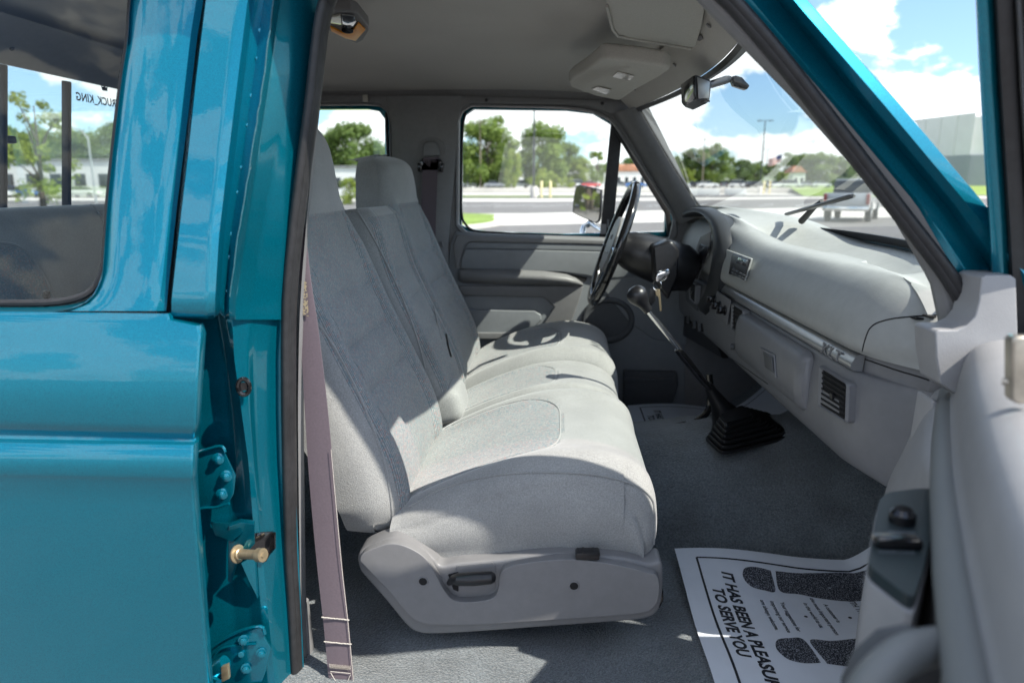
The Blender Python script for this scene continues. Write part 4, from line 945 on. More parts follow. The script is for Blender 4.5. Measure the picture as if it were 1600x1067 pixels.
# instrument hood: dark ring, cluster, side panel
Xh = .447
def hp(x, y, X=Xh): return PX(x, y, X)
outer = [(1104, 492), (1120, 470), (1127, 430), (1131, 390), (1128, 360), (1117, 335), (1097, 324), (1072, 328), (1054, 342), (1045, 362), (1043, 385)]
bm = new(); op = cat([hp(x, y) for x, y in outer], 60); inn = [(1092, 472), (1101, 455), (1110, 425), (1116, 390), (1114, 364), (1106, 344), (1092, 334), (1074, 337), (1059, 348), (1051, 368), (1048, 388)]
ip = cat([hp(x, y, Xh-.012) for x, y in inn], 60)
grid(bm, [[p+Vector((.022, 0, -.0)) for p in op], [p+Vector((.02, 0, 0)) for p in op], [p+Vector((-.004, 0, 0)) for p in op], [lerp(p, q, .3)+Vector((-.012, 0, 0)) for p, q in zip(op, ip)], [lerp(p, q, .75)+Vector((-.010, 0, 0)) for p, q in zip(op, ip)], ip, [p+Vector((.02, 0, .0)) for p in ip], [p+Vector((.10, 0, 0)) for p in ip]])
hood_ = part('instrument_hood', bm, mat('hood_vinyl', (.028, .031, .035), .5, bump=(500, .25, .001)), dash, ang=60)
bm = new(); prism(bm, [hp(x, y, .50) for x, y in [(1052, 500), (1045, 420), (1052, 355), (1075, 335), (1110, 345), (1125, 380), (1128, 430), (1110, 500)]], (.01, 0, 0)); part('cluster_face', bm, M['black'], hood_)
bm = new(); prism(bm, [hp(x, y, .47) for x, y in [(1062, 352), (1076, 346), (1100, 352), (1104, 362), (1090, 385), (1080, 390), (1055, 380)]], (.004, 0, 0), .001); part('gauge_lens', bm, M['lcd'], hood_)
patch('display_surround', [DX(1096, 370, .452), DX(1112, 362, .452), DX(1108, 400, .452), DX(1096, 424, .452), DX(1082, 412, .452)], .004, M['plastic'], .002, hood_)
patch('side_display', [DX(1095, 381, .446), DX(1109, 386, .446), DX(1100, 412, .446), DX(1089, 402, .446)], .003, M['lcd'], .001, hood_)
patch('ash_tray', [DX(1075, 408, .445), DX(1096, 424, .445), DX(1092, 438, .445), DX(1070, 421, .445)], .004, M['plastic'], .002, hood_)
patch('lower_surround', [DX(1068, 430, .45), DX(1092, 446, .45), DX(1090, 486, .45), DX(1074, 470, .45)], .004, M['plastic_dk'], .002, hood_)
vent([DX(1080, 441, .444), DX(1088, 446, .444), DX(1087, 473, .444), DX(1080, 466, .444)], 6)
b = new(); tube(b, [hp(1046, 370, .44), hp(1044, 362, .43), hp(1050, 358, .425), hp(1055, 361, .42)], .003, 8); part('wiper_stalk', b, M['black'], dash)
b = new(); prism(b, [hp(1046, 381, .43), hp(1056, 383, .43), hp(1055, 386, .43), hp(1046, 384, .43)], (-.003, 0, 0), .001); part('red_marker', b, mat('red_plastic', (.5, .02, .02), .4), dash)
bm = new(); prism(bm, [hp(x, y, .46) for x, y in [(1040, 380), (1050, 372), (1060, 385), (1085, 405), (1075, 430), (1078, 480), (1105, 500), (1128, 560), (1060, 520), (1035, 500), (1030, 440)]], (.02, 0, 0), .004); part('lower_dash_cover', bm, M['black'], dash)
b = new(); 
for x, y in ((1076, 500), (1086, 508), (1094, 512)): tube(b, [PX(x, y-6, .44), PX(x, y+6, .44)], .012, 8)
part('under_dash_wiring', b, M['boot'], dash)
b = new(); disc(b, PX(1148, 542, .448), (-1, .2, 0), .008, .01, 16, .002); part('power_socket', b, M['plastic_dk'], dash)
# windshield with frit band
bm = new(); rows = []; fr = []
for i in range(41):
    Y = lerp(1.03, 2.47, i/40); hx, hz = header(Y); b0 = W(wbase(Y)+.015, Y, -.128); t0 = W(hx+.015, Y, hz+.01)
    rows.append([lerp(b0, t0, k/12)+Vector((.02, 0, .016))*math.sin(math.pi*k/12) for k in range(13)]); fr.append([rows[-1][0], lerp(rows[-1][0], rows[-1][1], .45)])
grid(bm, rows); wind = part('windshield', bm, M['wind'])
bm = new(); grid(bm, [[p+Vector((-.002, 0, .002)) for p in r] for r in fr]); part('windshield_band', bm, M['black'], wind)
bm = new(); rows = []
for i in range(31):
    Y = lerp(.98, 2.52, i/30); x = wbase(Y); rows.append([W(x+.012, Y, -.118), W(x+.03, Y, -.112), W(x+.06, Y, -.125), W(x+.22, Y, -.20)])
grid(bm, rows); part('cowl', bm, M['rubber'])
# wiper outside the glass
b = new(); a_, b_ = P(1229, 335, 1.98), P(1333, 306, 1.62)
tube(b, [a_, lerp(a_, b_, .02), lerp(a_, b_, .98), b_], [.005, .010, .010, .006], 8, flat=.5); wip = part('wiper', b, M['black'])
b = new(); tube(b, [P(1252, 346, 1.92), P(1272, 324, 1.86), P(1284, 314, 1.82)], [.009, .007, .005], 8); part('wiper_arm', b, M['rubber'], wip)

# ================================================================== MIRROR, VISOR, CONSOLE, LAMP
b = new(); prism(b, [P(1083, 119, 1.66), P(1088, 117, 1.66), P(1110, 125, 1.66), P(1112, 130, 1.66), P(1109, 158, 1.66), P(1103, 163, 1.66), P(1089, 158, 1.66), P(1084, 150, 1.66)], (-.004, .13, 0), .006, 3); rv = part('rear_view_mirror', b, M['plastic_dk'])
b = new(); prism(b, [P(1082.5, 119, 1.655), P(1086, 118, 1.655), P(1088, 156, 1.655), P(1084, 150, 1.655)], (-.004, .135, 0), .002); part('mirror_bezel', b, M['gloss_black'], rv)
b = new(); prism(b, [P(1089, 121, 1.657), P(1109, 128, 1.657), P(1107, 154, 1.657), P(1091, 155, 1.657)], (0, -.003, 0), .0015); part('mirror_shell', b, M['strip'], rv)
b = new(); tube(b, [P(1107, 133, 1.70), P(1112, 132, 1.72), P(1135, 125, 1.76), P(1140, 124, 1.77), P(1142, 124, 1.775), P(1146, 122, 1.78)], [.007, .009, .0095, .0075, .004, .004], 12); part('mirror_arm', b, M['black'], rv)
b = new(); prism(b, [P(x, y, 1.77) for x, y in [(1143, 120), (1150, 118), (1160, 121), (1165, 127), (1172, 134), (1168, 140), (1158, 137), (1147, 133)]], (0, .03, 0), .003); part('mirror_mount', b, M['gloss_black'], rv)
b = new(); tube(b, [P(1095, 159, 1.652), P(1104, 156, 1.65), P(1109, 159, 1.65)], .002, 6); part('mirror_tab', b, M['black'], rv)
def slabz(name, pts, th, m, bev, parent=truck, **k):
    b = new(); prism(b, pts, (0, 0, th), bev, 3); return part(name, b, m, parent, **k)
vis = slabz('sun_visor', [PZ(x, y, .305+dz) for x, y, dz in [(948, 10, .01), (957, 46, .004), (965, 57, .0), (985, 61, -.001), (1080, 77, -.012), (1087, 74, -.012), (1096, 45, -.006), (1103, 5, .004), (1100, -60, .01), (930, -70, .014)]], .014, M['visor'], .006)
b = new(); pth = [PZ(x, y, .303+dz) for x, y, dz in [(948, 10, .01), (957, 46, .004), (965, 57, .0), (985, 61, -.001), (1080, 77, -.012)]]; tube(b, pth, .003, 8); part('visor_piping', b, M['visor'], vis)
b = new(); tube(b, [PZ(1093, 60, .30), PZ(1099, 57, .31)], .006, 8); part('visor_clip', b, M['trim'], vis)
oc = [P(889, 131, 1.97), P(895, 124, 1.93), P(915, 113, 1.83), P(938, 95, 1.62), P(946, 93, 1.6), P(1000, 99, 1.59), P(1040, 106, 1.6), P(1047, 110, 1.62), P(1030, 122, 1.72), P(996, 140, 1.88), P(970, 157, 2.02), P(963, 158, 2.03), P(930, 150, 2.03), P(893, 138, 2.0)]
cons = (lambda b: (prism(b, oc, (0, 0, .035), .010, 4), part('overhead_console', b, M['visor']))[1])(new())
def onc(pts, off): return [p+Vector((0, -off*.5, -off)) for p in pts]
b = new(); ct = bvh(cons)
for loop, nm, m_, l_ in (([(918, 114), (935, 127), (962, 136), (994, 141), (1000, 137), (965, 130), (942, 121), (922, 111)], 'storage_gap', 'plastic_dk', .0008), ([(966, 110), (991, 117), (984, 125), (957, 118)], 'reading_lamp', 'lens', .002), ([(934, 134), (956, 139), (947, 146), (925, 138)], 'reading_lamp', 'lens', .002), ([(1025, 117), (1033, 118), (1031, 121), (1024, 120)], 'console_screw', 'black', .001)):
    q = [hit(ct, x, y, l_) for x, y in loop]
    if all(q): b = new(); prism(b, q, (0, -.001, -.0015), .0004 if nm != 'storage_gap' else 0); part(nm, b, M[m_], cons)
dl = (lambda b: (prism(b, [P(x, y, Y) for x, y, Y in [(508, 46, 1.47), (514, 30, 1.40), (522, 17, 1.33), (548, 17, 1.32), (560, 22, 1.34), (576, 42, 1.42), (577, 49, 1.45), (568, 63, 1.53), (558, 69, 1.56), (540, 62, 1.54)]], (0, 0, .02), .004, 3), part('dome_lamp', b, M['trim']))[1])(new())
tl = bvh(dl)
for loop, m_, nm, th_ in (([(516, 39), (536, 49), (550, 47), (560, 33), (571, 44), (556, 61), (540, 57), (518, 46)], 'amber', 'amber_lens', .004), ([(519, 24), (532, 20), (535, 36), (516, 33)], 'lens', 'clear_lens', .004), ([(534, 20), (554, 22), (557, 30), (550, 40), (536, 42)], 'chrome', 'chrome_reflector', .004), ([(556, 62), (572, 46), (574, 50), (561, 66)], 'chrome', 'chrome_rim', .003)):
    q = [hit(tl, x, y, .001) for x, y in loop]
    if all(q): b = new(); prism(b, q, (0, -.001, -th_), .001); part(nm, b, M[m_], dl)
b = new(); c0 = hit(tl, 543, 41, .004)
if c0: disc(b, c0, (0, -.3, -1), .012, .006, 20, .002); part('lamp_switch', b, M['gloss_black'], dl)

# ================================================================== STEERING WHEEL
wc = W(.172, 2.15, -.176); wn = Vector((.945, 0, -.327)).normalized(); wu = Vector((.327, 0, .945)).normalized(); wy = Vector((0, 1, 0))
sw = empty('steering_wheel', wc, parent=truck)
b = new(); tube(b, [wc+wu*math.sin(a)*.186+wy*math.cos(a)*.186 for a in [2*math.pi*i/64 for i in range(65)]], .0135, 14, caps=False); part('wheel_rim', b, M['gloss_black'], sw, ang=80)
b = new(); pts = [wc+wn*-.012+wu*z*.085+wy*y*.095 for y, z in [(-1, .35), (-.75, .8), (-.3, 1), (.3, 1), (.75, .8), (1, .35), (.95, -.5), (.6, -1), (-.6, -1), (-.95, -.5)]]; prism(b, pts, wn*.035, .008, 3); part('wheel_hub', b, M['plastic'], sw)
for s in (-1, 1):
    b = new(); tube(b, [wc+wy*s*.08+wu*-.0+wn*.008, wc+wy*s*.14-wu*.01+wn*.006, wc+wy*s*.183-wu*.02], [.02, .014, .015], 10, flat=.6); part('wheel_spoke', b, M['gloss_black'], sw)
b = new(); tube(b, [wc-wu*.07+wn*.01, wc-wu*.184], [.022, .016], 10, flat=.6); part('wheel_spoke', b, M['gloss_black'], sw)
b = new(); e_ = [wc-wn*.0125+wy*math.cos(a)*.016+wu*(math.sin(a)*.008+.02) for a in [2*math.pi*i/24 for i in range(25)]]; tube(b, e_, .0012, 6, caps=False); part('hub_emblem', b, M['plastic_dk'], sw)
b = new(); prism(b, [wc-wn*.014+wy*y+wu*z for y, z in [(-.06, -.028), (-.05, -.022), (.05, -.022), (.06, -.028), (.0, -.034)]], wn*.003, .001); part('horn_slot', b, M['black'], sw)
b = new(); cpts = [wc+wn*.02, wc+wn*.05, wc+wn*.09, wc+wn*.16, wc+wn*.22, wc+wn*.26]; tube(b, cpts, [.045, .058, .066, .072, .074, .060], 24, up=(0, 1, 0)); scn = part('steering_column', b, M['black'], ang=60)
b = new(); tube(b, [wc+wn*.09+wy*.06, wc+wn*.08+wy*.12+wu*.02, wc+wn*.075+wy*.17+wu*.025], [.006, .005, .008], 8); part('turn_signal_stalk', b, M['gloss_black'], scn)
kc = P(1036, 431, 1.98)
b = new(); disc(b, P(1037, 430, 2.0), (-.6, -.9, .1), .017, .012, 24, .003); part('ignition_switch', b, M['chrome'], scn)
b = new(); prism(b, [P(x, y, 2.02) for x, y in [(1020, 385), (1050, 375), (1062, 392), (1060, 430), (1045, 470), (1024, 440)]], (0, .09, 0), .012, 3); part('column_shroud', b, M['black'], scn)

# ================================================================== GEAR LEVERS
gl_ = empty('gear_lever', P(1170, 690, 1.65), parent=truck)
b = new(); rows = []
kn = P(994, 459, 1.62); k2 = P(1013, 486, 1.625); ax = (k2-kn).normalized()
sec = [(0, .002), (.002, .012), (.008, .020), (.018, .0245), (.028, .0235), (.038, .019), (.050, .0135), (.062, .0115), (.070, .0105), (.0705, .004)]
tube(b, [kn-ax*.018+ax*a for a, r in sec], [r for a, r in sec], 24); part('shift_knob', b, M['black'], gl_, ang=60)
b = new(); tube(b, [k2, P(1037, 515, 1.63), P(1062, 546, 1.64)], [.0065, .007, .007], 14); part('shift_shaft', b, M['chrome'], gl_)
b = new(); tube(b, [P(1058, 545, 1.64), P(1075, 566, 1.645), P(1098, 595, 1.65), P(1114, 612, 1.655)], [.0085, .010, .009, .010], 14); part('lower_shaft', b, M['gloss_black'], gl_)
b = new(); tpt = [(1108, 603), (1112, 612), (1122, 626), (1130, 640)]
tube(b, [P(1106, 600, 1.655), P(1112, 612, 1.657), P(1124, 632, 1.662), P(1134, 650, 1.668), P(1142, 662, 1.67)], [.010, .014, .022, .036, .052], 18); 
# stepped concertina base
def qd(pts, z): return [PZ(x, y, z) for x, y in pts]
part('boot_cone', b, M['boot'], gl_, ang=60)
Bq = qd([(1099, 686), (1128, 713), (1243, 684), (1196, 645)], -.607); Tq = qd([(1121, 656), (1134, 671), (1178, 655), (1160, 640)], -.545)
def r4(l, k=.16):
    o = []
    for i in range(4):
        a, c2, d = l[i-1], l[i], l[(i+1) % 4]
        for t in (0, .33, .66, 1): o.append(lerp(lerp(lerp(c2, a, k), c2, t), lerp(c2, lerp(c2, d, k), t), t))
    return o
b = new()
for k in range(6):
    q4 = [lerp(p, q, k/5) for p, q in zip(Bq, Tq)]
    cc = sum(q4, Vector())/4
    prism(b, r4(q4), (0, 0, .0095), .0028, 3)
    prism(b, r4([lerp(p, cc, .10)+Vector((0, 0, .008)) for p in q4]), (0, 0, .007), 0)
part('shift_boot', b, M['boot'], gl_, ang=50)
tl_ = empty('transfer_lever', P(1100, 655, 1.75), parent=truck)
b = new(); tube(b, cat([P(1108, 585, 1.80), P(1110, 615, 1.79), P(1107, 640, 1.78), (P(1092, 656, 1.77)), P(1078, 664, 1.76)], 20), .009, 10); part('lever_shaft', b, M['gloss_black'], tl_)
b = new(); tube(b, [P(1080, 663, 1.76), P(1070, 665, 1.755), P(1052, 670, 1.75), P(1035, 674, 1.745), P(1020, 678, 1.74), P(1000, 686, 1.73), P(985, 692, 1.725)], [.007, .013, .014, .0145, .012, .0135, .011], 12); part('lever_grip', b, M['black'], tl_)
# pedals hanging in the dark
for x, y in ((1150, 610), (1190, 600)):
    b = new(); tube(b, [PX(x, y-60, .85), PX(x, y, .80)], .012, 8); box(b, PX(x, y+5, .78), (.02, .06, .05), bev=.005); part('pedal', b, M['boot'])
# ================================================================== KEYS (hang from the ignition)
kr = empty('key_ring', kc-Vector((0, 0, .10)), 'chrome key ring with dangling car keys hanging from the steering column ignition', 'key ring')
b = new(); rc = P(1027, 446, 1.965); tube(b, [rc+Vector((math.cos(a)*.012, .004*math.sin(a), math.sin(a)*.014)) for a in [2*math.pi*i/28 for i in range(29)]], .0014, 8, caps=False); part('ring', b, M['chrome'], kr)
b = new(); prism(b, [P(x, y, 1.962) for x, y in [(1025, 434), (1028, 428), (1044, 420), (1047, 424), (1045, 430), (1031, 440), (1026, 440)]], (0, .003, 0), .001); part('ignition_key', b, M['chrome'], kr)
b = new(); prism(b, [P(x, y, 1.96) for x, y in [(1024, 452), (1031, 452), (1032, 462), (1034, 486), (1031, 486), (1029, 464), (1025, 462)]], (0, .0025, 0), .0006); part('spare_key', b, M['brass'], kr)
b = new(); prism(b, [P(x, y, 1.97) for x, y in [(1016, 450), (1024, 452), (1024, 470), (1018, 478), (1013, 474)]], (0, .004, 0), .001); part('key_fob', b, M['black'], kr)

# ================================================================== OPEN FRONT DOOR (near, out of focus)
def D(s, t, z):
    t = t-.045*(max(0, s)/.8)**2
    return W(.56-.5*s-.866*t, .98-.866*s+.5*t, z)
fd = empty('front_door', D(.3, -.03, -.9), parent=truck)
prof = [(-.115, -.95), (-.115, -.24), (-.112, -.205), (-.10, -.190), (-.088, -.186), (-.084, -.200), (-.078, -.200), (-.074, -.184), (-.05, -.178), (-.028, -.182), (-.012, -.195), (-.006, -.222), (-.004, -.245), (.004, -.262), (.020, -.275), (.032, -.31), (.045, -.36), (.058, -.41), (.066, -.50), (.07, -.65), (.06, -.95)]
bm = new(); rows = []
for i in range(31):
    s = lerp(.015, 1.05, i/30); e = .02*max(0, 1-i/1.5)
    cap_ = lerp(.07, .008, max(0, min(1, (s-.15)/.25))); pr = [D(s, lerp(min(t, cap_+max(0, t-cap_)*.1), -.03, .12*max(0, 1-i/1.2)), z-e*.4) for t, z in prof]; rows.append(cat(pr, 60))
grid(bm, rows, caps=True, close_u=True); part('inner_panel', bm, M['door_panel'], fd, ang=45)
bm = new(); prism(bm, [D(0, -.118, -.24), D(1.06, -.118, -.24), D(1.06, -.118, -1.0), D(0, -.118, -1.0)], tuple(-(Vector((-.866, .5, 0)))*.012), .003); part('door_skin', bm, M['paint'], fd)
# corner cover (sail) by the hinge
def pl_(lst, Y): return [P(x, y, Y) for x, y in lst]
bm = new(); prism(bm, pl_([(1534, 434), (1542, 430), (1580, 430), (1588, 436), (1592, 560), (1600, 620), (1500, 620), (1470, 600), (1463, 560), (1461, 520), (1466, 516), (1495, 516), (1512, 508), (1524, 494), (1530, 470)], .835), (0, .05, 0), .008, 4); part('mirror_corner_cover', bm, M['door_panel'], fd, ang=50)
bm = new(); prism(bm, pl_([(1457, 622), (1488, 640), (1488, 900), (1400, 900), (1430, 770), (1446, 690)], .855), (0, .04, 0), .006, 4); part('hinge_side_panel', bm, M['door_panel'], fd)
# long ridge handle seen end on
bm = new(); tube(bm, [D(s, lerp(-.002, .006, s), lerp(-.272, -.262, s)) for s in [.04, .05, .07, .15, .3, .45, .6, .8, .95]], [.006, .012, .0145, .015, .015, .015, .015, .015, .012], 16); part('door_ridge', bm, M['ridge'], fd, ang=60)
# armrest with switch plate
sp = [PZ(v.x, v.y, -.28) for v in cat([(x, y, 0) for x, y in [(1370, 800), (1374, 786), (1384, 777), (1400, 773), (1455, 770), (1462, 800), (1446, 880), (1430, 934), (1422, 938), (1408, 931), (1368, 900), (1359, 890), (1357, 876), (1370, 800)]], 60)[:-1]]
bm = new(); prism(bm, [p+(p-sum(sp, Vector())/len(sp))*.05+Vector((0, 0, -.10)) for p in sp], (0, 0, .094), .008, 3); ar = part('armrest', bm, M['door_panel'], fd)
bm = new(); prism(bm, [p+Vector((0, 0, -.014)) for p in sp], (0, 0, .018), .004, 3); swp = part('switch_panel', bm, mat('switch_plate', (.012, .022, .026), .45, bump=(600, .2, .0006)), ar)
b = new(); c0 = PZ(1410, 808, -.272); tube(b, [c0+Vector((0, 0, -.004)), c0+Vector((0, 0, .004)), c0+Vector((0, 0, .008))], [.0105, .0105, .007], 20); part('mirror_switch', b, M['gloss_black'], swp)
b = new(); c0 = PZ(1402, 846, -.272); box(b, c0, (.036, .014, .010), bev=.005); part('window_switch', b, M['gloss_black'], swp)
for (x, y), tx in (((1388, 832), 'WINDOW'), ((1374, 863), 'DOOR LOCK')):
    o0 = PZ(x, y, -.2755); bm = lay(text_mesh(tx, .0046), lambda a, c_: o0+Vector((a, c_, 0))); part('switch_lettering', bm, M['galv_print'], swp)
# closer grab handle curve
b = new(); tube(b, cat([P(1310, 1200, .36), P(1336, 1120, .36), P(1364, 1068, .36), P(1402, 1030, .37), P(1445, 1012, .385), P(1490, 1010, .40), P(1530, 1030, .41)], 30), .0115, 16); part('pull_handle', b, M['ridge'], fd, ang=60)
b = new(); prism(b, pl_([(1330, 1090), (1350, 1045), (1390, 1010), (1440, 1000), (1480, 1020), (1480, 1150), (1330, 1150)], .40), (0, .02, 0), .004); part('handle_recess', b, M['plastic_dk'], fd)
# window frame of the open door
fr_o = [(-120, 1512, .70), (0, 1524, .72), (120, 1530, .76), (250, 1538, .80), (360, 1545, .84), (440, 1549, .87)]
bm = new(); 
rows = [[P(x, y, Y), P(x+3, y, Y-.004), P(x+14, y, Y-.006), P(x+26, y, Y-.004), P(x+30, y, Y), P(x+30, y, Y+.03), P(x, y, Y+.03)] for y, x, Y in fr_o]
grid(bm, rows, close_u=True, caps=True); part('window_frame', bm, M['paint'], fd, ang=50)
bm = new(); rows = [[P(x+29, y, Y-.003), P(x+34, y, Y-.012), P(x+55, y, Y-.012), P(x+62, y, Y-.006), P(x+62, y, Y+.03), P(x+29, y, Y+.03)] for y, x, Y in fr_o+[(560, 1556, .90)]]
grid(bm, rows, close_u=True, caps=True); part('frame_seal', bm, M['rubber'], fd, ang=50)
bm = new(); rows = [[P(x+62, y, Y-.01), P(x+66, y, Y-.016), P(x+72, y, Y-.01), P(x+72, y, Y+.02)] for y, x, Y in fr_o+[(560, 1556, .90)]]
grid(bm, rows, close_u=True, caps=True); part('frame_inner_lip', bm, M['strip'], fd)
bm = new(); rows = [[P(x+72, y, Y-.01), P(x+150, y, Y-.03), P(x+150, y, Y+.02)] for y, x, Y in fr_o+[(560, 1556, .90)]]
grid(bm, rows, close_u=True, caps=True); part('frame_channel', bm, M['black'], fd)
bm = new(); l_ = [(1582, 530), (1590, 526), (1620, 526), (1620, 632), (1590, 632), (1582, 624)]; prism(bm, pl_(l_, .56), (0, .012, 0), .003, 3); lb = part('latch_bracket', bm, M['steel'], fd)
bm = new(); tube(bm, [P(1566, 596, .57), P(1584, 597, .565)], .003, 8); part('bracket_pin', bm, M['steel'], lb)

# ================================================================== DRIVER'S SIDE MIRROR
sm = empty('side_mirror', P(920, 345, 2.85), parent=truck)
mp = [(905, 289), (935, 296), (939, 301), (937, 340), (932, 348), (927, 347), (898, 334), (895, 328), (896, 312), (900, 293)]
b = new(); prism(b, [P(v.x, v.y, 2.86-(v.x-917)*.0023) for v in cat([(x, y, 0) for x, y in mp+[mp[0]]], 50)[:-1]], (.007, .008, 0), .002, 2); part('mirror_housing', b, M['black'], sm)
cenm = (917, 319); b = new(); q = [P(cenm[0]+(v.x-cenm[0])*.94, cenm[1]+(v.y-cenm[1])*.95, 2.855-(v.x-917)*.0023) for v in cat([(x, y, 0) for x, y in mp+[mp[0]]], 50)[:-1]]
b.faces.new([b.verts.new(p) for p in q]); part('mirror_glass', b, M['mirror'], sm)
b = new(); tube(b, cat([P(923, 347, 2.86), P(918, 352, 2.85), P(912, 356, 2.83), P(910, 366, 2.78), P(912, 375, 2.72)], 16), .012, 12); tube(b, cat([P(922, 348, 2.86), P(932, 356, 2.80), P(944, 364, 2.68)], 10), .010, 12); part('mirror_arm', b, M['chrome'], sm)

# ================================================================== PAPER FLOOR MATS
def paper_mat(name, x0, x1, y0, y1, z0, label, bumpf):
    """x0..x1 along the truck, printed lines run from y1 (far) towards y0 (near)"""
    def S(u, v, h=0):     # u: reading direction 0..1 (far->near), v: up the page 0..1 (rear->front)
        X = lerp(x0, x1, v); Y = lerp(y1, y0, u); return W(X, Y, floor_zs(X, Y)+z0+bumpf(u, v)+h)
    r = empty(name, S(.5, .5)+Vector((0, 0, -.01)), label, 'floor mat')
    b = new(); rows = [[S(i/50, j/50) for i in range(51)] for j in range(51)]; grid(b, rows); sheet = part('paper_sheet', b, M['paper'], r, ang=80)
    Wd, Hh = abs(y1-y0), x1-x0
    def put(bm_, m_, nm, h=.0007):
        bmesh.ops.subdivide_edges(bm_, edges=[e for e in bm_.edges if e.calc_length() > .03], cuts=4)
        for v in bm_.verts: v.co = S(v.co.x/Wd, v.co.y/Hh, h)
        part(nm, bm_, m_, sheet, ang=80)
    def line(pts, wd):
        b = new()
        for (a, c_), (d, e_) in zip(pts, pts[1:]):
            L_ = math.hypot(d-a, e_-c_); nx, ny = -(e_-c_)/L_*wd/2, (d-a)/L_*wd/2; n = max(2, int(L_/.02))
            for k in range(n):
                p0 = (lerp(a, d, k/n), lerp(c_, e_, k/n)); p1 = (lerp(a, d, (k+1)/n), lerp(c_, e_, (k+1)/n))
                b.faces.new([b.verts.new((p0[0]+nx, p0[1]+ny, 0)), b.verts.new((p1[0]+nx, p1[1]+ny, 0)), b.verts.new((p1[0]-nx, p1[1]-ny, 0)), b.verts.new((p0[0]-nx, p0[1]-ny, 0))])
        return b
    put(line([(.035, Hh-.02), (.035, .040), (Wd-.035, .040), (Wd-.035, Hh-.02)], .0045), M['ink'], 'printed_border')
    def txt(s, x, y, size, bold=0, shear=0):
        b = text_mesh(s, size, bold, shear=shear)
        for v in b.verts: v.co.x += x; v.co.y += y
        put(b, M['ink'], 'lettering')
    return S, put, txt, line, Wd, Hh, sheet
def floor_zs(X, Y):
    z = -.80; 
    if X > .62: z += (X-.62)**1.3*1.5
    return z
def paper_bump(u, v):
    return .012+.035*max(0, .22-u)**1.2*2+.010*math.sin(v*5+1)*(1-u)+.005*math.sin(u*9+v*4)+.02*max(0, v-.55)
S, put, txt, line, Wd, Hh, sheet = paper_mat('paper_floor_mat', .262, .72, .93, 1.375, .006, 'white paper floor mat printed with black footprints on the passenger side carpet', paper_bump)
txt('IT HAS BEEN A PLEASURE', .075, .083, .030, .0012, .2)
txt('TO SERVE YOU', .125, .054, .030, .0012, .2)
def sole(x0, y0, L_, flip=1):
    """shoe print lying along the page's up direction: heel then forefoot"""
    def loop(pts): return [(v.x, v.y) for v in cat([(x0+x*flip, y0+y, 0) for x, y in pts+[pts[0]]], len(pts)*6)[:-1]]
    for pts in ([(-.030, .060), (-.034, .03), (-.026, .006), (0, -.004), (.026, .006), (.033, .03), (.030, .052)],
                [(-.031, .070), (.028, .062), (.031, .10), (.040, .14), (.048, .19), (.040, .25), (.008, .285), (-.030, .27), (-.046, .22), (-.040, .15), (-.034, .11)]):
        b = new(); lp = loop(pts); cx_ = sum(p[0] for p in lp)/len(lp); cy_ = sum(p[1] for p in lp)/len(lp)
        rings = [[b.verts.new((lerp(cx_, x, k), lerp(cy_, y, k), 0)) for x, y in lp] for k in (.02, .35, .7, 1)]
        for r0, r1 in zip(rings, rings[1:]):
            for i in range(len(lp)): b.faces.new((r0[i], r0[(i+1) % len(lp)], r1[(i+1) % len(lp)], r1[i]))
        put(b, M['ink_speck'], 'footprint')
sole(.085, .128, .3); sole(.305, .128, .3, -1)
for i, s_ in enumerate(('Your suggestions for', 'improving our service', 'are always welcome.')): txt(s_, .150, .178-i*.019, .0118, .0002)
for i, s_ in enumerate(('A customer is', 'the most important person', 'in the world to us.')): txt(s_, .145 if i != 1 else .125, .262-i*.019, .0118, .0002)
txt('WITH THIS IN MIND', .115, .315, .0155, .0004)
for y_ in (.212, .292):
    b = new(); b.faces.new([b.verts.new((.195+math.cos(a)*.0035, y_+math.sin(a)*.0035, 0)) for a in [2*math.pi*i/14 for i in range(14)]]); put(b, M['ink'], 'printed_dot')
S2, put2, txt2, line2, *_ = paper_mat('paper_floor_mat', .262, .80, 1.93, 2.40, .008, 'white paper mat lying in the dark driver footwell beyond the gear lever', lambda u, v: .02+.01*math.sin(v*6))
b = text_mesh('IT HAS BEEN A PLEASURE', .030, .0012, shear=.2)
for v in b.verts: v.co.x += .075; v.co.y += .083
put2(b, M['ink'], 'lettering')
b = text_mesh('TO SERVE YOU', .030, .0012, shear=.2)
for v in b.verts: v.co.x += .125; v.co.y += .054
put2(b, M['ink'], 'lettering')

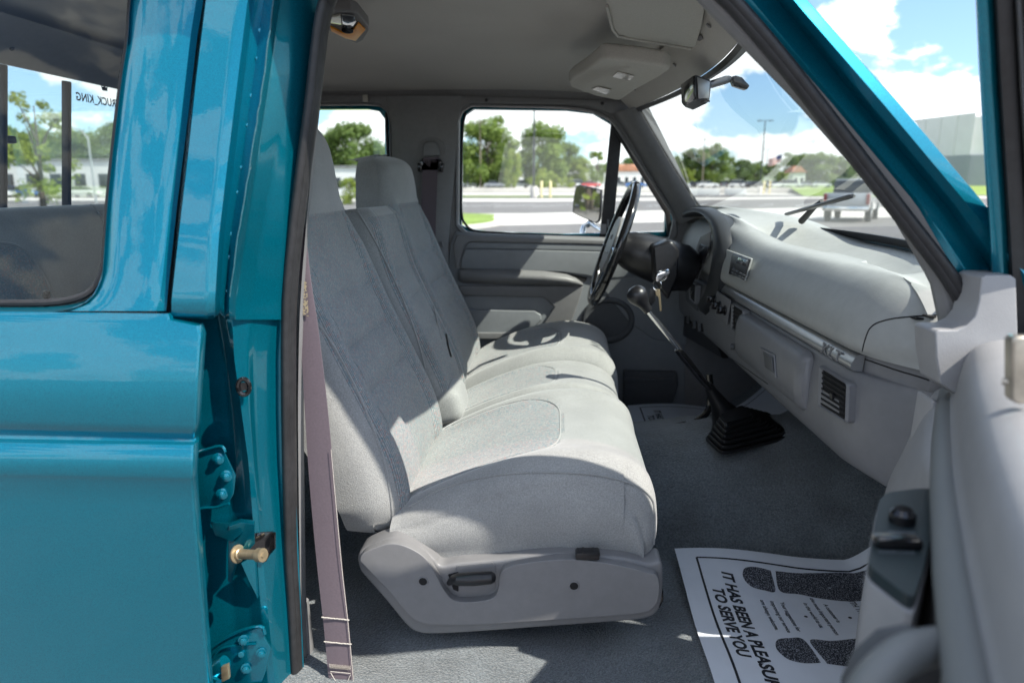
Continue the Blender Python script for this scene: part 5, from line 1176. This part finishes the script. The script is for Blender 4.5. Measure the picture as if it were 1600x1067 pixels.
# ================================================================== SURROUNDINGS
M['asphalt'] = add_second_mottle(mat('asphalt', (.16, .148, .145), .85, noise=(2.5, .12), bump=(40, .3, .01)), .12, .12)
M['concrete'] = add_second_mottle(mat('concrete', (.62, .58, .54), .85, noise=(1.5, .06)), .2, .08)
M['grass'] = add_second_mottle(mat('grass', (.20, .28, .05), .9, noise=(3, .3)), .3, .2)
M['bark'] = mat('bark', (.10, .08, .06), .9, noise=(3, .3))
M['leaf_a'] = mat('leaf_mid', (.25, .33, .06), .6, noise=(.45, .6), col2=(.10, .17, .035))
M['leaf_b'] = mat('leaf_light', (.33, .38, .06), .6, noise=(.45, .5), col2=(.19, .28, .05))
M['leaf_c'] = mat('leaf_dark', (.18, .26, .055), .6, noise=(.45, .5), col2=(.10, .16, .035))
for k_ in 'abc':       # thin leaves let sunlight through
    t_ = M['leaf_'+k_].node_tree; b_ = t_.nodes['Principled BSDF']; tr_ = t_.nodes.new('ShaderNodeBsdfTranslucent'); mx_ = t_.nodes.new('ShaderNodeMixShader'); mx_.inputs[0].default_value = .45
    src_ = b_.inputs['Base Color'].links[0].from_socket; t_.links.new(src_, tr_.inputs[0]); t_.links.new(b_.outputs[0], mx_.inputs[1]); t_.links.new(tr_.outputs[0], mx_.inputs[2]); t_.links.new(mx_.outputs[0], t_.nodes['Material Output'].inputs[0])
M['wood'] = mat('pole_wood', (.22, .18, .14), .85, noise=(4, .2))
M['bronze'] = mat('pole_paint', (.035, .04, .042), .5, noise=(3, .2))
M['galv'] = mat('galvanised', (.42, .44, .45), .45, .4, noise=(3, .15))
M['yellow'] = mat('bollard_yellow', (.72, .60, .33), .6, noise=(5, .15))
M['wall_w'] = mat('white_wall', (.72, .72, .71), .7, noise=(.5, .06))
M['wall_g'] = mat('grey_panel', (.58, .59, .61), .7, noise=(.12, .06))
M['wall_d'] = mat('slate_panel', (.25, .28, .315), .7, noise=(.12, .06))
M['roof_o'] = mat('orange_roof', (.42, .20, .12), .8, noise=(1, .2))
M['roof_g'] = mat('grey_roof', (.2, .2, .21), .8, noise=(1, .2))
M['win_dk'] = mat('dark_pane', (.03, .035, .04), .08)
M['tyre'] = mat('tyre', (.02, .02, .02), .8)
M['tail_red'] = mat('tail_lamp', (.28, .02, .02), .2)
M['head_w'] = mat('head_lamp', (.7, .7, .7), .1)
def carpaint(n_, c): return mat(n_, c, .35, .25, coat=1)
def gp(px, D): p = P(px, 290, D); p.z = 0; return p
# ground sheets
b = new(); R0 = 1500; b.faces.new([b.verts.new((x, y, 0)) for x, y in ((-R0, -R0), (R0, -R0), (R0, R0), (-R0, R0))]); g = tag(obj('ground', b, M['asphalt']), kind='structure')
def strip(name, pts, z, m, kind='structure'):
    b = new(); prism(b, [Vector((x, y, 0.0)) for x, y in pts], (0, 0, z)); return tag(obj(name, b, m), kind=kind)
LIFT = .004
strip('concrete_path', [(-60, 26), (-2, 29), (18, 38), (60, 50), (60, 66), (18, 53), (-2, 41), (-60, 38)], LIFT, M['concrete'])
strip('concrete_road', [(-250, 84), (-2, 72), (40, 95), (220, 120), (220, 132), (40, 106), (-2, 86), (-250, 100)], LIFT, M['concrete'])
strip('concrete_lane', [(-260, 110), (200, 135), (200, 149), (-260, 149)], LIFT, M['concrete'])
strip('raised_lot', [(-420, 150), (75, 150), (75, 600), (-420, 600)], 1.1, M['concrete'])
# curved grass island with its kerb, grass verges
isl = [(v.x, v.y) for v in cat([(-14, 24, 0), (-5.0, 26.0, 0), (-2.9, 28.5, 0), (-3.1, 33, 0), (-5, 37, 0), (-20, 39.6, 0), (-24, 30, 0), (-14, 24, 0)], 50)[:-1]]
strip('kerb', [(-10+(x+10)*1.06, 32+(y-32)*1.06) for x, y in isl], .12, M['concrete'])
strip('grass_island', isl, .17, M['grass'], 'stuff')
strip('grass_verge', [(-240, 102), (-10, 99), (5, 101), (5, 107), (-240, 108)], .05, M['grass'], 'stuff')
b = new(); grid(b, [[Vector((38, 112, .02)), Vector((70, 125, .02)), Vector((330, 150, .02))], [Vector((48, 149, 1.0)), Vector((74, 152, 1.2)), Vector((330, 200, 2.0))], [Vector((78, 400, 1.3)), Vector((110, 400, 2.2)), Vector((330, 400, 2.2))]]); tag(obj('grass_bank', b, M['grass']), kind='stuff')
for i, (x, y, a) in enumerate([(-6+k*2.9, 58, .45) for k in range(11)]):
    pass
b = new()
for k in range(16):
    x = -14+k*3.0; prism(b, [Vector((x, 54+k*.35, 0)), Vector((x+.12, 54+k*.35, 0)), Vector((x+3.12, 60+k*.35, 0)), Vector((x+3.0, 60+k*.35, 0))], (0, 0, .005))
tag(obj('parking_lines', b, M['white']), kind='structure')

# ---- trees: trunk, limbs and a crown of many small leaf faces
def tree_proto(name, seed, Ht, Wd, m, nclump=26, per=210, leaf=.34, low=.22, thin=False):
    rnd = random.Random(seed); root = empty(name, (0, 0, -500))
    LOC[root.name] = Vector((0, 0, 0)); root.location = (0, 0, 0)
    clumps = []
    for i in range(nclump):
        t = rnd.random(); z = lerp(low, .93, t); rr = Wd/2*(math.sin(math.pi*(0.12+.80*t))**.7)*(.35+.65*rnd.random()); a = rnd.random()*6.283
        clumps.append((Vector((math.cos(a)*rr, math.sin(a)*rr, z*Ht)), Wd*rnd.uniform(.15, .29)*(1-.35*t)*(.6 if thin else 1)))
    b = new(); lean = rnd.uniform(-.02, .02)*Ht
    tube(b, [Vector((0, 0, -.3)), Vector((.0, 0, Ht*.12)), Vector((lean, 0, Ht*.45)), Vector((lean*1.4, lean, Ht*.86))], [Ht*.026, Ht*.019, Ht*.013, Ht*.003], 8)
    for c_, r_ in clumps[:12]:
        z0 = max(.15*Ht, c_.z*rnd.uniform(.5, .7)); tube(b, [Vector((lean*z0/Ht*2, 0, z0)), lerp(Vector((0, 0, z0)), c_, .55)+Vector((0, 0, .03*Ht)), c_], [Ht*.009, Ht*.005, Ht*.001], 5)
    part('trunk', b, M['bark'], root)
    vs, fs = [], []
    for c_, r_ in clumps:
        for k in range(per):
            d = Vector((rnd.gauss(0, 1), rnd.gauss(0, 1), rnd.gauss(0, .8))); d.normalize(); p = c_+d*r_*(rnd.random()**.4)
            n_ = (d+Vector((rnd.uniform(-.8, .8), rnd.uniform(-.8, .8), rnd.uniform(-.2, 1.2)))).normalized(); x = n_.orthogonal().normalized(); y = n_.cross(x); s = leaf*rnd.uniform(.6, 1.3)
            i0 = len(vs); vs += [p-x*s*.5, p-y*s*.32, p+x*s*.5, p+y*s*.32]; fs.append((i0, i0+1, i0+2, i0+3))
    me = bpy.data.meshes.new('crown'); me.from_pydata(vs, [], fs); me.materials.append(m)
    o = bpy.data.objects.new('crown', me); C.objects.link(o); o.parent = root
    return root
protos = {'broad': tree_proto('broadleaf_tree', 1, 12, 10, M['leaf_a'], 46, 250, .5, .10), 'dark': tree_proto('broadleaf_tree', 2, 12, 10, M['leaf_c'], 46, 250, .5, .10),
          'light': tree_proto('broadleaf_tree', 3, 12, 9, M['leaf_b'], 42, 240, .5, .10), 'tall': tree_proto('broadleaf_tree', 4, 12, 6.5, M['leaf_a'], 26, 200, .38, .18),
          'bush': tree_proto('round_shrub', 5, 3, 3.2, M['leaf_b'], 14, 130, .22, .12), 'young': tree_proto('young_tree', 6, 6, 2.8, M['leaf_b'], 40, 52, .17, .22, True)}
first = {k: True for k in protos}
def plant(kind, px, D, topy, label, base=1.1, group='trees along the far side of the lot', wx=1.0, pos=None, hh=None):
    o = protos[kind] if first[kind] else copy_tree(protos[kind]); first[kind] = False
    p = pos or gp(px, D); z = hh or (P(px, topy, D).z-base); h0 = {'bush': 3, 'young': 6}.get(kind, 12)
    o.location = (p.x, p.y, base); s = z/h0; o.scale = (s*wx, s*wx, s); o.rotation_euler.z = random.random()*6.28
    tag(o, label, 'shrub' if kind == 'bush' else 'tree', group)
G1 = 'trees seen through the rear glass'; 
for a in [('dark', -70, 118, 200, 'dark tree seen leftmost through the rear glass behind the white building'), ('broad', -20, 112, 185, 'tall tree seen at the left end of the rear glass, left of the window divider'),
          ('light', 38, 116, 196, 'pale green tree behind the young sapling seen through the rear glass'), ('broad', 78, 122, 200, 'mid green tree just left of the dark divider bar in the rear glass'),
          ('dark', 122, 116, 206, 'dark tree just right of the divider bar, behind the street lamp arm'), ('broad', 160, 120, 198, 'green tree right of the curved street lamp in the rear glass'), ('dark', 205, 118, 190, 'tree at the right end of the rear glass beside the teal pillar'), ('light', 250, 125, 196, 'pale tree hidden mostly behind the teal rear door pillar')]:
    plant(a[0], a[1], a[2], a[3], a[4], 0, G1, 1.15)
plant('young', 62, 26, 132, 'thin young tree with sparse leaves standing close behind the rear glass', 0, 'young street trees', 1.2)
G2 = 'trees seen through the rear side window'
for a in [('broad', 470, 130, 196, 'tree half hidden by the door pillar at the left of the rear side window'), ('light', 512, 128, 206, 'yellow green tree beside the passenger headrest in the rear side window'), ('dark', 556, 126, 192, 'tallest dark tree in the middle of the rear side window'), ('broad', 590, 135, 226, 'lower tree at the right end of the rear side window'), ('dark', 625, 132, 222, 'dark tree behind the driver side door pillar')]:
    plant(a[0], a[1], a[2], a[3], a[4], 0, G2, 1.2)
plant('bush', 546, 60, 276, 'small shrub between the two headrests in the rear side window', 0, 'shrubs in the lot', 1)
G3 = 'trees seen through the driver window'
for a in [('light', 722, 170, 235, 'yellow green tree at the left edge of the driver window'), ('broad', 762, 165, 180, 'big leafy tree behind the wooden utility pole in the driver window', 1.05), ('dark', 782, 185, 222, 'dark tree low between the two big trees in the driver window'),
          ('light', 802, 158, 232, 'slim bright green tree right of the utility pole', .6), ('broad', 848, 170, 188, 'tall tree directly behind the dark lamp post in the driver window', .95), ('dark', 880, 190, 222, 'darker tree right of the dark lamp post'), ('light', 905, 185, 246, 'small pale tree left of the side mirror top'),
          ('tall', 932, 175, 232, 'lone upright tree above the side mirror'), ('broad', 955, 230, 252, 'tree behind the black window divider bar'), ('dark', 985, 240, 246, 'dark tree behind the orange roof in the quarter window'), ('broad', 1010, 235, 256, 'low tree at the right of the quarter window')]:
    plant(a[0], a[1], a[2], a[3], a[4], 1.1, G3, a[5] if len(a) > 5 else 1.1)
for a in [(868, 160, 272, 'low shrub left of the pair of shrubs near the yellow bollards'), (888, 156, 276, 'round green shrub near the side mirror'), (846, 158, 262, 'bright shrub behind the yellow bollards')]: plant('bush', a[0], a[1], a[2], a[3], 1.1, 'shrubs in the lot', 1.1)
G4 = 'trees seen through the windshield'
for a in [('dark', 1030, 215, 246, 'dark tree behind the far windshield pillar'), ('broad', 1060, 210, 244, 'leftmost tree seen through the windshield beside the far pillar'), ('dark', 1082, 205, 232, 'dark tree left of the tall wooden pole in the windshield', 1), ('broad', 1112, 200, 224, 'tallest round tree right of the wooden pole in the windshield', .95),
          ('light', 1074, 195, 262, 'pale low tree at the left of the windshield'), ('tall', 1141, 210, 242, 'slim small tree standing alone in the windshield', .7), ('dark', 1160, 215, 250, 'low dark tree left of the dark lamp post in the windshield'), ('broad', 1178, 220, 252, 'low tree just left of the dark lamp post in the windshield'),
          ('dark', 1202, 235, 256, 'low tree beneath the flag'), ('broad', 1236, 240, 238, 'large tree right of the flag pole'), ('dark', 1258, 245, 240, 'dark tree behind the small house'), ('broad', 1280, 235, 237, 'big tree above the silver pickup cab'), ('broad', 1306, 240, 244, 'tree right of the silver pickup cab'), ('dark', 1332, 250, 250, 'tree at the right beside the near windshield pillar'), ('light', 1222, 200, 268, 'yellowish small tree at the foot of the flag pole')]:
    plant(a[0], a[1], a[2], a[3], a[4], 1.1, G4, a[5] if len(a) > 5 else 1.15)
G5 = 'bushes reflected in the side mirror'
for i, (x, y, h) in enumerate([(-26, 1.5, 7), (-25, -4.5, 7.5), (-27, 7, 6.5), (-26, -10, 7)]):
    plant('bush', 0, 0, 0, 'tall leafy bush behind the truck seen only reflected in the side mirror', 0, G5, 1.2, pos=Vector((x, y, 0)), hh=h)

# ---- poles
def pole(name, px, D, topy, r, m, label, cat_, base=1.1, group=None):
    p = gp(px, D); p.z = base; z = P(px, topy, D).z-base; o = empty(name, p, label, cat_, group)
    b = new(); tube(b, [p, p+Vector((0, 0, z*.5)), p+Vector((0, 0, z))], [r, r*.85, r*.6], 10); part('pole_shaft', b, m, o); return o, p, z
def lamp_post(px, D, topy, label, base=0):
    o, p, z = pole('lamp_post', px, D, topy, .16, M['bronze'], label, 'lamp post', base, 'dark lamp posts in the lot')
    b = new(); disc(b, p, (0, 0, 1), .5, 1.5, 20, .04); part('concrete_base', b, M['concrete'], o)
    for s in (-1, 1):
        b = new(); box(b, p+Vector((s*1.1, 0, z)), (.9, .45, .16), bev=.04); part('lamp_head', b, M['bronze'], o)
    b = new(); box(b, p+Vector((0, 0, z)), (1.6, .1, .1)); part('cross_arm', b, M['bronze'], o); return o
lamp_post(834, 96, 150, 'tall dark lamp post on a round concrete base in the driver window')
lamp_post(1188, 148, 189, 'dark lamp post on a concrete base standing right of centre in the windshield')
lamp_post(1195, 300, 233, 'distant small lamp post right behind the nearer one in the windshield')
def util(px, D, topy, label, tr=False):
    o, p, z = pole('utility_pole', px, D, topy, .17, M['wood'], label, 'utility pole', 1.1, 'wooden utility poles')
    b = new(); box(b, p+Vector((0, 0, z-.7)), (2.4, .12, .14)); part('cross_arm', b, M['wood'], o)
    if tr: b = new(); disc(b, p+Vector((.6, 0, z*.62)), (0, 0, 1), .35, 1.1, 16, .06); part('transformer', b, M['galv'], o)
util(751, 160, 186, 'wooden utility pole with a transformer at the left of the driver window', True); util(842, 175, 192, 'wooden utility pole close behind the dark lamp post'); util(776, 230, 240, 'short distant utility pole low in the driver window'); util(1097, 190, 214, 'wooden utility pole beside the tallest tree in the windshield')
o, p, z = pole('street_lamp', 147, 62, 212, .11, M['galv'], 'pale curved street lamp seen through the rear glass', 'street lamp', 0)
b = new(); t_ = p+Vector((0, 0, z)); dv = (gp(113, 62)-p).normalized(); tube(b, [t_-Vector((0, 0, .3)), t_+dv*.5+Vector((0, 0, .45)), t_+dv*1.7+Vector((0, 0, .8))], [.07, .06, .05], 8); part('lamp_arm', b, M['galv'], o)
b = new(); box(b, t_+dv*2.0+Vector((0, 0, .8)), (.6, .3, .14), bev=.03); part('lamp_head', b, M['galv'], o)
# flag
o, p, z = pole('flag_pole', 1218, 200, 240, .10, M['galv'], 'tall pole flying a striped flag in the windshield view', 'flag pole', 1.1)
flag = empty('flag', p+Vector((0, 0, z-1.5)), 'red and white striped flag with a blue corner waving from its pole', 'flag'); top = p+Vector((-.1, 0, z-.3))
def flag_pt(u, v): return top+Vector((-3.4*u, .35*math.sin(u*7), -2.0*v-1.3*u+.12*math.sin(u*8)))
red, wht, blu = mat('flag_red', (.45, .04, .05), .8), mat('flag_white', (.75, .75, .75), .8), mat('flag_blue', (.03, .05, .18), .8)
b = new(); rows = [[flag_pt(i/13, j/13) for i in range(14)] for j in range(14)]; grid(b, rows, mi=lambda j, i: 2 if (j < 7 and i < 5) else j % 2); part('flag_cloth', b, [red, wht, blu], flag)
# bollards
for px, D, y1, lb in ((846, 94, 283, 'left yellow bollard beside the lamp post base in the driver window'), (860, 94, 283, 'right yellow bollard beside the lamp post base in the driver window'), (1194, 138, 283, 'left yellow bollard by the lamp post in the windshield'), (1203, 138, 283, 'right yellow bollard by the lamp post in the windshield')):
    p = gp(px, D); z = P(px, y1, D).z; b = new(); tube(b, [p, p+Vector((0, 0, z-.1)), p+Vector((0, 0, z))], [.17, .17, .1], 14); tag(obj('bollard', b, M['yellow']), lb, 'bollard', 'yellow bollards')
for i, (px, D, wd) in enumerate(((1100, 120, 5.2), (1150, 126, 3.6), (1075, 118, 3.0))):
    p = gp(px, D); b = new(); box(b, p+Vector((0, 0, .55)), (wd, .5, 1.1), bev=.08); tag(obj('concrete_barrier', b, M['wall_w']), ('longest white concrete barrier, low in the windshield view', 'short white concrete barrier left of the lamp post', 'white concrete barrier next to the far windshield pillar')[i], 'barrier', 'white concrete barriers')
p = gp(776, 175); o = empty('street_sign', p+Vector((0, 0, 1.1)), 'small blue and white road sign under the trees in the driver window', 'sign'); b = new(); tube(b, [p+Vector((0, 0, 1.1)), p+Vector((0, 0, 5.5))], .08, 8); part('sign_post', b, M['galv'], o)
b = new(); box(b, p+Vector((0, -.1, 5.6)), (2.6, .1, 1.3), bev=.02); part('sign_board', b, mat('sign_blue', (.25, .35, .5), .6), o)

# ---- buildings
def building(name, px0, px1, D, topy, base, m, roof, label, depth=16, gable=False, ndoor=3, x01=None):
    a, c_ = gp(px0, D), gp(px1, D); z = P((px0+px1)/2, topy, D).z-base
    if x01: a.x, c_.x = x01
    mid = (a+c_)/2; o = empty(name, Vector((mid.x, mid.y+depth/2, base)), label, 'building')
    b = new(); box(b, Vector((mid.x, D+depth/2, base+z*.5)), (c_.x-a.x, depth, z)); part('wall', b, m, o)
    b = new()
    if gable: prism(b, [Vector((a.x-.4, D-.4, base+z)), Vector((c_.x+.4, D-.4, base+z)), Vector((c_.x-1.2, D+depth/2, base+z*1.45)), Vector((a.x+1.2, D+depth/2, base+z*1.45))], (0, 0, .15)); prism(b, [Vector((a.x-.4, D-.4, base+z-.02)), Vector((c_.x+.4, D-.4, base+z-.02)), Vector((mid.x, D-.4, base+z*1.45))], (0, depth, 0))
    else: box(b, Vector((mid.x, D+depth/2, base+z+.15)), (c_.x-a.x+.6, depth+.6, .3), bev=.03)
    part('roof', b, roof, o)
    for k in range(ndoor):
        x = lerp(a.x, c_.x, (k+.5)/ndoor); b = new(); box(b, Vector((x, D-.03, base+z*.45)), ((c_.x-a.x)/ndoor*.45, .1, z*.38), bev=.01); part('window', b, M['win_dk'], o)
    return o
building('low_building', -260, 260, 100, 252, 0, M['wall_w'], M['roof_g'], 'long low white building seen through the rear glass', 14, ndoor=14)
building('low_building', 490, 640, 116, 262, 0, M['wall_w'], M['roof_g'], 'low white building behind the headrests in the rear side window', 12, ndoor=6)
building('shop_building', 856, 912, 205, 262, 1.1, M['wall_w'], M['roof_o'], 'orange roofed building between the trees in the driver window', 14, True, 4)
building('shop_building', 948, 1010, 200, 268, 1.1, M['wall_w'], M['roof_o'], 'orange roofed low shop in the quarter window', 14, True, 5)
building('small_house', 1238, 1257, 215, 270, 1.1, M['wall_w'], M['roof_o'], 'small cream house with steep gable right of the flag', 9, True, 2)
building('low_building', 1030, 1230, 232, 276, 1.1, M['wall_w'], M['roof_g'], 'long low white building behind the parked cars in the windshield', 12, ndoor=16)
building('low_building', 640, 830, 215, 272, 1.1, M['wall_w'], M['roof_g'], 'low white building behind the big trees in the driver window', 12, ndoor=12)
# big warehouse at the right
wh = empty('warehouse', (190, 260, 1.5), 'huge grey warehouse with a slate lower band at the right', 'warehouse')
def wpt(px, y, D): return P(px, y, D)
b = new(); x0, x1, x2, D0 = gp(1395, 250).x, gp(1509, 225).x, gp(1900, 225).x, 225
zt = P(1509, 176, 225).z; zl = P(1395, 191, 262).z; zb = P(1500, 242, 225).z
prism(b, [Vector((x0, 262, zb)), Vector((x0, 262, zt)), Vector((x1, 225, zt)), Vector((x1, 225, zb))], (30, 60, 0)); part('upper_wall', b, M['wall_g'], wh)
b = new(); prism(b, [Vector((x1+.01, 227, zb)), Vector((x1+.01, 227, zt-1)), Vector((x2, 200, zt-1)), Vector((x2, 200, zb))], (30, 60, 0)); part('side_wall', b, M['wall_g'], wh)
b = new(); prism(b, [Vector((x0, 261.7, 1)), Vector((x0, 261.7, zb)), Vector((x1, 224.7, zb)), Vector((x1, 224.7, 1))], (30, 60, 0)); part('lower_band', b, M['wall_d'], wh)
b = new(); prism(b, [Vector((x1, 226.7, 1)), Vector((x1, 226.7, zb)), Vector((x2, 199.7, zb)), Vector((x2, 199.7, 1))], (30, 60, 0)); part('side_band', b, M['wall_d'], wh)
for k in range(1, 6):
    b = new(); p0 = lerp(Vector((x0, 262, 0)), Vector((x1, 225, 0)), k/6); box(b, Vector((p0.x-.05, p0.y-.05, (zb+zt)/2)), (.2, .2, zt-zb)); part('panel_joint', b, M['wall_g'], wh)

# ---- parked cars
def car_proto(name, seed, van=False):
    root = empty(name, (0, 0, 0)); Lg = 4.7; h1 = .95 if not van else 1.2
    side = [(-2.3, .35), (-2.32, .75), (-2.2, .95), (-1.5, 1.02), (1.3, 1.0), (2.1, .86), (2.3, .65), (2.32, .35), (1.85, .30), (1.78, .52), (1.45, .68), (1.12, .52), (1.05, .28), (-1.05, .28), (-1.12, .52), (-1.45, .68), (-1.78, .52), (-1.85, .30)]
    b = new(); prism(b, [Vector((x, -.88, z)) for x, z in side], (0, 1.76, 0), .05, 2); part('body', b, M['car_w'], root)
    cab = [(-1.7, .98), (-1.25, 1.45), (.35, 1.48), (1.1, 1.0)] if not van else [(-2.1, .98), (-2.0, 1.85), (.9, 1.85), (1.6, 1.0)]
    b = new(); prism(b, [Vector((x, -.76, z)) for x, z in cab], (0, 1.52, 0), .06, 2); part('cabin', b, M['win_dk'], root)
    b = new(); zt_ = max(z for _, z in cab); xs = [x for x, z in cab if z > 1.3]; box(b, Vector(((min(xs)+max(xs))/2, 0, zt_+.005)), (max(xs)-min(xs)-.05, 1.42, .06), bev=.02); part('roof', b, M['car_w'], root)
    for x in (-1.45, 1.45):
        for s in (-1, 1):
            b = new(); disc(b, Vector((x, s*.70, .33)), (0, s, 0), .33, .2, 20, .03); wl = part('wheel', b, M['tyre'], root)
            b = new(); disc(b, Vector((x, s*.89, .33)), (0, s, 0), .19, .02, 14, .005); part('rim', b, M['galv'], wl)
    for s in (-1, 1):
        b = new(); box(b, Vector((2.27, s*.62, .68)), (.08, .34, .14), bev=.02); part('headlight', b, M['head_w'], root)
        b = new(); box(b, Vector((-2.28, s*.68, .80)), (.08, .26, .16), bev=.02); part('taillight', b, M['tail_red'], root)
    return root
M['car_w'] = carpaint('car_paint_white', (.75, .75, .75))
cols = {'white': M['car_w'], 'red': carpaint('car_paint_red', (.45, .03, .03)), 'blue': carpaint('car_paint_blue', (.04, .14, .4)), 'silver': carpaint('car_paint_silver', (.45, .46, .48)), 'black': carpaint('car_paint_black', (.02, .02, .025)), 'grey': carpaint('car_paint_grey', (.15, .16, .17))}
pc_, pv_ = car_proto('parked_car', 1), car_proto('parked_van', 2, True); usedc = {}
def park(kind, colr, px, D, rz, label, base=1.1):
    src = pc_ if kind == 'car' else pv_
    o = src if not usedc.get(kind) else copy_tree(src); usedc[kind] = 1
    p = gp(px, D); o.location = (p.x, p.y, base); o.rotation_euler.z = rz
    for ch in o.children:
        if ch.name.split('.')[0] in ('body', 'roof'):
            ch.material_slots[0].link = 'OBJECT'; ch.material_slots[0].material = cols[colr]
    tag(o, label, 'car' if kind == 'car' else 'van', 'cars parked across the lot')
for a in [('car', 'white', 736, 165, .1, 'white car parked at the left of the driver window'), ('car', 'silver', 773, 160, 0, 'silver car parked behind the utility pole in the driver window'), ('van', 'white', 812, 170, .2, 'white van between the slim tree and the lamp post'), ('van', 'white', 874, 168, 0, 'white van just left of the round shrub'), ('van', 'white', 903, 172, 0, 'white van above the side mirror'), ('car', 'black', 894, 160, 1.5, 'small black car beside the round shrub'), ('car', 'red', 923, 162, .2, 'red car above the side mirror'), ('car', 'blue', 993, 158, 0, 'blue car in the quarter window'), ('car', 'grey', 970, 170, 0, 'grey car under the orange roof in the quarter window'),
          ('car', 'silver', 1062, 168, .3, 'silver car next to the far windshield pillar'), ('car', 'white', 1106, 160, .1, 'white car left in the windshield view under the tallest tree'), ('car', 'black', 1088, 172, .1, 'black car between the silver and the white car in the windshield'), ('car', 'grey', 1130, 175, 1.4, 'grey car right of the white car in the windshield'), ('van', 'white', 1153, 178, 0, 'white van left of the lamp post in the windshield'), ('car', 'white', 1172, 170, .1, 'white car just left of the lamp post in the windshield'), ('car', 'black', 1181, 160, .2, 'black car right at the lamp post base in the windshield'), ('car', 'white', 1212, 175, .1, 'white car beneath the flag'), ('car', 'red', 1225, 185, .1, 'red car beneath the small yellowish tree'), ('van', 'white', 1236, 178, 0, 'white van in front of the small house'), ('car', 'silver', 1262, 182, 0, 'silver car right of the small house'), ('car', 'white', 1283, 180, 0, 'white car above the silver pickup bed')]: park(*a)
for a in [('car', 'blue', 30, 92, 0, 'blue car seen through the rear glass left of the divider bar'), ('car', 'white', 128, 94, 0, 'white car under the street lamp in the rear glass'), ('van', 'white', -10, 90, .1, 'white van at the left of the rear glass')]: park(*a, base=0)
# ---- silver pickup behind the windshield
pk = empty('silver_pickup', (0, 0, 0), 'silver crew cab pickup parked beyond the hood, seen from behind through the windshield', 'pickup truck')
b = new(); prism(b, [Vector((x, -.95, z)) for x, z in [(-2.8, .62), (-2.82, 1.28), (-1.1, 1.28), (-1.05, 1.26), (1.6, 1.22), (2.7, 1.12), (2.8, .9), (2.8, .55), (2.35, .5), (2.2, .85), (1.7, .95), (1.3, .8), (1.15, .5), (-1.15, .5), (-1.3, .8), (-1.7, .95), (-2.2, .85), (-2.35, .55)]], (0, 1.9, 0), .06, 3); part('body', b, cols['silver'], pk)
b = new(); prism(b, [Vector((x, -.8, z)) for x, z in [(-1.05, 1.24), (-.85, 1.82), (.6, 1.86), (1.5, 1.24)]], (0, 1.6, 0), .08, 3); part('cab', b, M['win_dk'], pk)
b = new(); box(b, Vector((-.1, 0, 1.86)), (1.5, 1.5, .08), bev=.03); part('cab_roof', b, cols['silver'], pk)
b = new(); box(b, Vector((-2.83, 0, .98)), (.05, 1.42, .48), bev=.02); tgt = part('tailgate', b, cols['silver'], pk)
b = new(); box(b, Vector((-2.87, 0, 1.02)), (.02, .22, .07), bev=.01); part('tailgate_handle', b, M['black'], tgt)
b = new(); box(b, Vector((-2.92, 0, .60)), (.16, 1.86, .2), bev=.04); part('rear_bumper', b, M['chrome'], pk)
for s in (-1, 1):
    b = new(); box(b, Vector((-2.81, s*.86, 1.02)), (.08, .15, .46), bev=.03); part('taillight', b, M['tail_red'], pk)
    for x in (-1.72, 1.75):
        b = new(); disc(b, Vector((x, s*.72, .40)), (0, s, 0), .40, .24, 24, .04); wl = part('wheel', b, M['tyre'], pk)
        b = new(); disc(b, Vector((x, s*.955, .40)), (0, s, 0), .25, .03, 18, .01); part('rim', b, M['chrome'], wl)
p = gp(1336, 34.5); pk.location = (p.x, p.y, 0); pk.rotation_euler.z = math.radians(62)
b = new()
for px, D in (): pass
b.free()

# ================================================================== keep every tree of parts at most three deep
bpy.context.view_layer.update()
def depth_of(o):
    d = 0
    while o.parent: o = o.parent; d += 1
    return d
for o in list(bpy.data.objects):
    if depth_of(o) > 2:
        a = o.parent
        while depth_of(a) > 1: a = a.parent
        mw = o.matrix_world.copy(); o.parent = a; o.matrix_parent_inverse = a.matrix_world.inverted(); o.matrix_basis = mw
